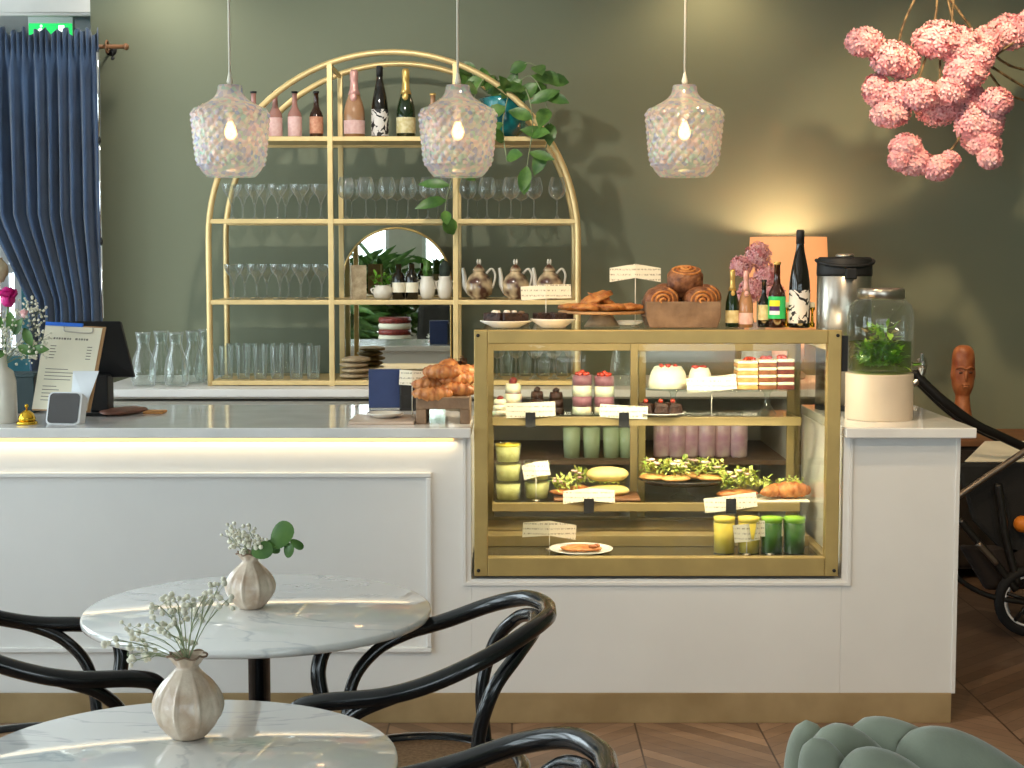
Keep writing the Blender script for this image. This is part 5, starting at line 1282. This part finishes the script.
# ---------------------------------------------------------------- marble tables, vases, bentwood chairs
ZTB = .77
def table(label, X, Y, R_t):
    t = thing('marble_table', label, 'table', (X, Y, 0), 0, 'round marble tables')
    MB().lathe([(0, ZTB - .022), (R_t - .012, ZTB - .022), (R_t - .002, ZTB - .018), (R_t, ZTB - .010), (R_t - .002, ZTB - .003), (R_t - .006, ZTB), (0, ZTB)], 96).build('tabletop', M['marble'], t)
    MB().lathe([(.026, .02), (.026, ZTB - .03), (.09, ZTB - .026), (.09, ZTB - .022)], 24).build('column', M['black'], t)
    MB().lathe([(0, 0), (.21, 0), (.21, .008), (.05, .02), (.026, .05)], 40).build('base', M['black'], t)
    return t
table('farther round white marble table beside the counter, carrying the vase with round green leaves', Xp(258.5, 3.72, ZTB), 3.72, .408)
table('nearer round white marble table in front, carrying the larger looking ribbed vase', Xp(180, 2.585, ZTB), 2.585, .36)
def ribvase(label, px, pyb, wpx, hpx):
    # base point on the table plane
    u, v = (px - 512) / F, -(pyb - 384) / F; dy, dz = CP + v * SP, -SP + v * CP; tt = (ZTB - HE) / dz
    X, Y = u * tt, dy * tt; r = wpx / 2 * tt / F; h = hpx * tt / F
    t = thing('ribbed_vase', label, 'vase', (X, Y + r * .45, ZTB), 0, 'ribbed cream vases')
    prof = [(0, 0), (.42, 0), (.55, .02), (.74, .10), (.93, .22), (1.0, .34), (.98, .44), (.88, .56), (.70, .68), (.48, .78), (.36, .84), (.36, .88), (.46, .95), (.56, 1.0), (.50, .985), (.32, .88), (.30, .80)]
    P = spl([(a, b, 0) for a, b in prof], 3)
    def mod(a, z, k):
        q = z / h; rb = abs(math.cos(a * 4.5))
        if q > .9: return 1 + .10 * math.cos(a * 7) 
        return 1 + .13 * (1 - min(1, rb * 2.2)) ** 1.5 * max(0, math.sin(PI * min(1, q / .86))) 
    MB().lathe([(p.x * r, p.y * h) for p in P], 90, mod=mod, caps=False).lathe([(0, 0), (.42 * r, 0)], 90, caps=False).build('ceramic_body', mat('mottled cream stoneware', (218, 202, 182), .28, scale=26, rgb2=(186, 160, 136), coat=.4, bump=.25, bscale=50) if 'RV' not in M else M['RV'], t)
    MB().tube([(r * .565 * (1 + .10 * math.cos(a * 7)) * math.cos(a), r * .565 * (1 + .1 * math.cos(a * 7)) * math.sin(a), h * 1.0 + .002 * math.sin(a * 7)) for a in [k * PI / 32 for k in range(64)]], r * .035, 5, closed=True).build('brown_rim', M['crate'], t)
    return t, r, h, tt
t, r, h, tt = ribvase('nearer ribbed cream vase with a loose spray of baby breath', 185.5, 741, 65, 84)
R = random.Random(11); st = MB(); gy = MB()
def rp_(px, py, dy=0): return at(px, py, t.location.y + dy) - t.location
gyps(st, gy, (0, 0, h * .9), [rp_(x, y, R.uniform(-.05, .05)) for x, y in ((113, 640), (130, 630), (141, 641), (155, 622), (160, 606), (168, 601), (178, 604), (172, 618), (192, 604), (203, 601), (207, 592), (218, 588), (226, 601), (150, 655), (137, 660), (165, 632), (185, 640), (199, 618), (184, 617), (127, 655))], R, 7, .0042, .016)
st.build('stem', M['stemg'], t); gy.build('baby_breath', M['gyp'], t)
t, r, h, tt = ribvase('farther ribbed cream vase with baby breath and round green leaves', 249, 610, 46, 56)
st = MB(); gy = MB()
gyps(st, gy, (0, 0, h * .9), [rp_(x, y, R.uniform(-.03, .03)) for x, y in ((229, 538), (236, 530), (243, 541), (250, 533), (256, 544), (247, 548), (261, 541), (233, 545))], R, 8, .0046, .018)
st.build('stem', M['stemg'], t); gy.build('baby_breath', M['gyp'], t)
m = MB(); m.tube(spl([(0, 0, h * .9), rp_(262, 552, -.02), rp_(280, 545, -.02), rp_(300, 547, -.02)], 6), .002, 5)
def disc(c, ra, rb2_, ang, tiltv=.5):
    n = 18; c = Vector(c); vs = [c + Vector((0, -.004, 0))]
    for i in range(n):
        a = 2 * PI * i / n; x = ra * math.cos(a) * (1 - .18 * math.cos(a)); z = rb2_ * math.sin(a)
        vs.append(c + Vector((x * math.cos(ang) - z * math.sin(ang), .012 * math.sin(a) * tiltv, x * math.sin(ang) + z * math.cos(ang))))
    m.add(vs, [(0, i + 1, (i + 1) % n + 1) for i in range(n)], True)
disc(rp_(264, 550, -.03), .026, .020, .3); disc(rp_(283, 533, -.02), .036, .025, 1.0); disc(rp_(289, 549, -.02), .018, .013, 1.4); disc(rp_(298, 545, -.02), .018, .009, -.6); disc(rp_(272, 546, .01), .02, .016, 2.4)
m.build('round_leaves', M['leaf'], t)

def bentwood(label, X, Y, rz):
    t = thing('bentwood_armchair', label, 'chair', (X, Y, 0), rz, 'black bentwood armchairs')
    def sym(pts): return pts + [(x, -y, z) for x, y, z in reversed(pts[:-1])]
    hoop = sym([(.250, .235, .56), (.262, .245, .63), (.245, .262, .685), (.19, .272, .705), (.07, .278, .718), (-.03, .272, .745), (-.14, .245, .790), (-.22, .17, .822), (-.262, .07, .830), (-.268, 0, .830)])
    MB().tube(spl(hoop, 6), .0185, 12).build('arm_hoop', M['black'], t)
    inner = sym([(-.17, .185, .0), (-.145, .19, .25), (-.13, .195, .47), (-.12, .205, .60), (-.15, .21, .71), (-.20, .17, .775), (-.235, .08, .803), (-.24, 0, .81)])
    MB().tube(spl(inner, 6), .0155, 10).build('back_loop', M['black'], t)
    for s in (1, -1):
        MB().tube(spl([(.21, s * .20, 0), (.2, s * .20, .3), (.195, s * .21, .5), (.18, s * .235, .61), (.13, s * .262, .675), (.06, s * .276, .712), (-.02, s * .272, .738)], 6), .0145, 10).build('leg', M['black'], t)
    MB().tube([(.215 * math.cos(a * PI / 24) * (1.0), .215 * math.sin(a * PI / 24), .478) for a in range(48)], .019, 10, closed=True).build('seat_ring', M['black'], t)
    MB().lathe([(0, .480), (.198, .484), (.204, .478), (.198, .472), (0, .472)], 48).build('cane_seat', M['cane'], t)
    MB().tube([(.165 * math.cos(a * PI / 16), .165 * math.sin(a * PI / 16), .26) for a in range(32)], .009, 8, closed=True).build('leg_ring', M['black'], t)
    return t
c0 = bentwood('black bentwood armchair right of the farther marble table with its cane seat showing', -.19, 3.42, PI)
def cl(o, X, Y, rz, label): return clone(o, (X, Y, 0), rz, label)
cl(c0, -1.09, 3.50, .42, 'black bentwood armchair at the left frame edge behind the near marble table')
cl(c0, -.125, 2.36, PI, 'black bentwood armchair cut by the bottom frame edge, only its top hoop showing')

# mint velvet shell chair
t = thing('shell_chair', 'mint velvet shell armchair with puffy channelled back in the bottom right corner', 'chair', (.62, 2.62, 0))
m = MB()
def lobe(px, py, Y, rx, L, tilt, lean=.15, name='back_channel'):
    p = at(px, py, Y) - t.location
    M4 = Matrix.Translation(p) @ Matrix.Rotation(tilt, 4, 'Y') @ Matrix.Rotation(lean, 4, 'X')
    b = MB(); n, k_ = 36, 40; vs = []; fs = []
    for k in range(k_ + 1):
        q = k / k_; r = rx * 1.15 * math.sqrt(max(.0004, 1 - max(0, 1 - q / .4) ** 2.6)) * (1 - .1 * q)
        for i in range(n):
            a = 2 * PI * i / n; vs.append(M4 @ Vector((r * math.cos(a), r * .7 * math.sin(a), -L * q)))
    for k in range(k_):
        for i in range(n): fs.append((k * n + i, k * n + (i + 1) % n, (k + 1) * n + (i + 1) % n, (k + 1) * n + i))
    fs.append(tuple(range(n - 1, -1, -1))); fs.append(tuple(k_ * n + i for i in range(n)))
    b.add(vs, fs, True).build(name, M['mintvelvet'], t)
for a in ((806, 720, 2.74, .046, .50, -.12), (822, 728, 2.70, .062, .46, -.62), (852, 727, 2.78, .066, .56, -.95), (900, 742, 2.74, .075, .50, -.98), (846, 757, 2.56, .060, .40, -.85), (812, 738, 2.60, .045, .42, -.35)): lobe(*a)
MB().lathe([(0, .30), (.22, .30), (.27, .33), (.28, .38), (.25, .43), (.1, .45), (0, .45)], 40).build('seat', M['mintvelvet'], t)
for sx in (-1, 1):
    for sy in (-1, 1): MB().tube([(sx * .15, sy * .15, .31), (sx * .2, sy * .2, 0)], [.016, .010], 10).build('leg', M['brass'], t)

# ---------------------------------------------------------------- right: low cabinet, statue, stroller
YCa = 7.78
xa = Xp(932, YCa, .5); zt_ = Zp(440, YCa)
t = thing('low_cabinet', 'dark low wooden cabinet along the back wall behind the stroller', 'cabinet', (xa, YCa, 0))
Wc = WXR - xa - .05; Dc = WYB - YCa - .01
MB().box(-.02, Wc, -.02, Dc, zt_ - .03, zt_).build('cabinet_top', M['doorwood'], t, bevel=.003)
dk = mat('dark stained wood', (52, 42, 34), .5, var=.2, scale=8)
MB().box(0, Wc - .02, 0, Dc, .06, zt_ - .03).build('cabinet_body', dk, t)
for i in range(3):
    d = MB().box(.01 + i * Wc / 3, (i + 1) * Wc / 3 - .01, -.018, 0, .08, zt_ - .05).build('door', dk, t, bevel=.002)
    MB().ball((.06 + i * Wc / 3, -.028, zt_ * .55), .012, 10, 8).build('knob', M['brass'], d)
YSt = 7.95
t = thing('carved_head', 'tall carved orange brown wooden head standing on the low cabinet', 'statue', (Xp(962.5, YSt, .9), YSt, zt_))
H = Zp(345, YSt) - zt_; rr_ = mp(11.5, YSt)
prof = [(0, 0), (1.15, 0), (1.1, .06), (.92, .16), (.78, .27), (.66, .36), (.62, .44), (.72, .48), (.90, .54), (.98, .62), (1.0, .70), (.98, .78), (.97, .86), (.85, .94), (.5, .99), (0, 1.0)]
hd = MB().lathe([(p.x * rr_, p.y * H) for p in spl([(a, b, 0) for a, b in prof], 3)], 40, M=Matrix.Diagonal((1, .95, 1)))
hd.ball((0, -rr_ * .92, H * .67), (rr_ * .17, rr_ * .22, H * .065), 12, 8)
hd.tube(spl([(-rr_ * .78, -rr_ * .62, H * .745), (-rr_ * .4, -rr_ * .92, H * .765), (0, -rr_ * 1.0, H * .745), (rr_ * .4, -rr_ * .92, H * .765), (rr_ * .78, -rr_ * .62, H * .745)], 4), rr_ * .11, 8)
hd.build('carved_body', M['carved'], t)
f = MB()
for s in (-1, 1): f.ball((s * rr_ * .42, -rr_ * .86, H * .705), (rr_ * .2, rr_ * .1, H * .014), 10, 6)
f.build('eye', mat('dark carved eye', (70, 34, 16), .4), t)
f = MB(); f.ball((0, -rr_ * .86, H * .575), (rr_ * .36, rr_ * .14, H * .014), 12, 6).ball((0, -rr_ * .85, H * .552), (rr_ * .30, rr_ * .14, H * .012), 12, 6)
f.build('lips', M['carved'], t)
for s in (-1, 1): MB().ball((s * rr_ * .99, 0, H * .68), (rr_ * .1, rr_ * .2, H * .06), 8, 8).build('ear', M['carved'], t)

YS_ = 6.62
t = thing('pushchair', 'dark folded pushchair parked behind the right end of the bar counter', 'pushchair', (Xp(1010, YS_, 0), YS_, 0))
o0 = Vector(t.location)
def sp(px, py, dy=0): return at(px, py, YS_ + dy) - o0
fr = mat('anthracite frame metal', (48, 46, 44), .35, .6); fg = mat('grey frame metal', (112, 100, 88), .35, .7)
def tb__(name, pts, r, m, par=None): return MB().tube(spl([sp(*p) for p in pts], 6), r, 10).build(name, m, par or t)
tb__('handle_tube', [(914, 372, 0), (925, 384, 0), (945, 402, 0), (975, 424, .02), (1000, 436, .05), (1030, 450, .1)], .020, fr)
tb__('handle_grip', [(913, 384, 0), (919, 378, 0), (923, 366, 0), (921, 358, 0)], .016, M['steel'])
tb__('handle_tube', [(914, 378, .45), (945, 408, .45), (975, 428, .45), (1030, 452, .45)], .016, fr)
tb__('handle_bar', [(916, 374, 0), (914, 374, .2), (914, 376, .45)], .017, M['leatherd'])
tb__('frame_tube', [(950, 502, 0), (985, 478, 0), (1030, 448, 0)], .014, fg)
tb__('frame_tube', [(950, 502, .45), (985, 478, .45), (1030, 448, .45)], .014, fr)
tb__('frame_post', [(998, 484, 0), (1002, 510, 0), (1006, 540, 0), (1018, 585, 0)], .017, fr)
tb__('frame_tube', [(960, 520, 0), (978, 542, 0), (998, 566, 0), (1016, 590, 0)], .016, fr)
tb__('grey_sleeve', [(978, 543, -.02), (997, 564, -.02)], .013, fg)
tb__('frame_tube', [(945, 560, 0), (960, 580, 0), (990, 596, 0), (1030, 603, 0)], .012, fr)
# fabric seat, basket
def solid(name, pts, d0, d1, m, bev=.01):
    n = len(pts); vs = [sp(x, y, d0) for x, y in pts] + [sp(x, y, d1) for x, y in pts]
    return MB().add(vs, [tuple(range(n)), tuple(range(2 * n - 1, n - 1, -1))] + [(i, i + n, (i + 1) % n + n, (i + 1) % n) for i in range(n)]).build(name, m, t, bevel=bev)
solid('fabric_seat', [(955, 462), (1040, 462), (1050, 540), (1010, 560), (972, 520)], .05, .42, M['leatherd'], .02)
solid('fabric_basket', [(958, 545), (1050, 545), (1060, 588), (985, 590)], .05, .42, mat('dark brown fabric', (48, 38, 32), .85, var=.2), .02)
def wheel(px, py, rpx, dy):
    c = sp(px, py, dy); r = mp(rpx, YS_, .1)
    wl = MB().tube([(c.x + r * .86 * math.cos(a * PI / 24), c.y, c.z + r * .86 * math.sin(a * PI / 24)) for a in range(48)], r * .14, 10, closed=True).build('tyre', M['tyre'], t)
    MB().tube([(c.x + r * .70 * math.cos(a * PI / 24), c.y, c.z + r * .70 * math.sin(a * PI / 24)) for a in range(48)], r * .04, 6, closed=True).build('white_rim', M['whiteplastic'], wl)
    m = MB()
    for k in range(5):
        a = k * 2 * PI / 5 + .3; m.tube([(c.x, c.y, c.z), (c.x + r * .7 * math.cos(a), c.y, c.z + r * .7 * math.sin(a))], r * .06, 6)
    m.ball(c, (r * .16, .03, r * .16), 12, 8).build('hub_and_spokes', fr, wl)
wheel(1030, 601, 36, 0); wheel(1030, 601, 36, .46)
o = quad(at(965, 461, 6.72), at(1040, 461, 6.72), at(1050, 441, 7.05), at(985, 441, 7.05), .012, 'folded_papers', M['paper'])
o['label'] = 'pale folded papers lying on top of the dark pushchair seat'; o['category'] = 'papers'
local('orange_ball', 'small orange ball in the pushchair side at the frame edge', 'ball', MB().ball((0, 0, 0), .035, 16, 12), mat('orange rubber', (226, 130, 40), .5), at(1022, 524, YS_ + .02))

# ---------------------------------------------------------------- seating area behind the viewpoint, seen in the mirror
def palm(label, X, Y, H, n, seed):
    t = thing('potted_palm', label, 'potted plant', (X, Y, 0), 0, 'potted palms by the windows'); R = random.Random(seed)
    MB().lathe([(0, 0), (.14, 0), (.19, .3), (.2, .32), (.17, .32), (.16, .28), (0, .28)], 24).build('pot', M['terra'], t)
    st = MB(); lv = MB()
    for k in range(n):
        a = k * 2.4; el = R.uniform(.6, 1.3); L = H * R.uniform(.65, 1)
        d = Vector((math.cos(a) * math.cos(el), math.sin(a) * math.cos(el), math.sin(el)))
        p = spl([(0, 0, .28), d * L * .5 + Vector((0, 0, .3)), d * L * .95 + Vector((d.x * .35, d.y * .35, .3 - L * .12))], 12); st.tube(p, .006, 4)
        for j in range(7, len(p)):
            dr = (p[j] - p[j - 1]).normalized(); sd = dr.cross(Vector((0, 0, 1))).normalized()
            for s in (-1, 1): lv.leaf(p[j], dr * .7 + sd * s + Vector((0, 0, R.uniform(-.5, .3))), H * .20, .055, up=Vector((R.uniform(-.5, .5), -1, .3)), bend=.3, segs=3)
    st.build('stem', M['stemg'], t); lv.build('fronds', M['leaf'], t)
palm('tallest potted palm, reflected at the left of the mirror', -1.85, -.6, 1.9, 34, 1)
palm('smaller potted palm, reflected at the right of the mirror', -.5, -2.1, 1.7, 16, 2)
t = thing('lounge_chair', 'dark upholstered lounge chair reflected low right in the mirror', 'chair', (-.62, .45, 0), 2.9)
MB().box(-.28, .28, -.28, .28, .22, .45).build('seat', M['leatherd'], t, bevel=.04)
MB().prism([(-.30, 0), (.30, 0), (.24, .70), (-.24, .70)], 0, .12, Matrix.Translation((0, .22, .42)) @ Matrix.Rotation(-.15, 4, 'X')).build('backrest', mat('dark channelled fabric', (62, 58, 52), .8, var=.3), t, bevel=.04)
for sx in (-1, 1):
    MB().box(sx * .30 - .05, sx * .30 + .05, -.26, .26, .3, .62).build('armrest', M['leatherd'], t, bevel=.03)
    for sy in (-1, 1): MB().tube([(sx * .22, sy * .22, .24), (sx * .25, sy * .25, 0)], .016, 8).build('leg', M['brass'], t)
t = thing('striped_pouf', 'tall red and white striped cushions reflected in the mirror centre', 'pouf', (-1.12, 1.1, 0))  # striped pouf, made extra tall so that it shows in the mirror
for i in range(18): MB().lathe([(0, .056 * i), (.15, .056 * i), (.16, .056 * i + .028), (.15, .056 * i + .055), (0, .056 * i + .055)], 24).build('stripe', M['jam'] if i % 2 else M['paper'], t)
for i, (x, y) in enumerate(((-3.4, -7.5), (-.9, -9.5), (2.8, -8.5), (-8.9, .0), (-9.4, 5.2))):
    t = thing('street_tree', ['leafy tree outside the left front window', 'leafy tree outside the middle front window', 'leafy tree outside the right front window', 'leafy tree outside the nearer side window', 'leafy tree outside the farther side window'][i], 'tree', (x, y, -.06), 0, 'trees outside the windows')
    MB().tube([(0, 0, 0), (0, 0, 1.8)], [.12, .08], 10).build('trunk', M['twig'], t)
    MB().greens((0, 0, 2.4), (1.0, 1.0, .8), 500, .26, i).build('foliage', M['leaf'], t)
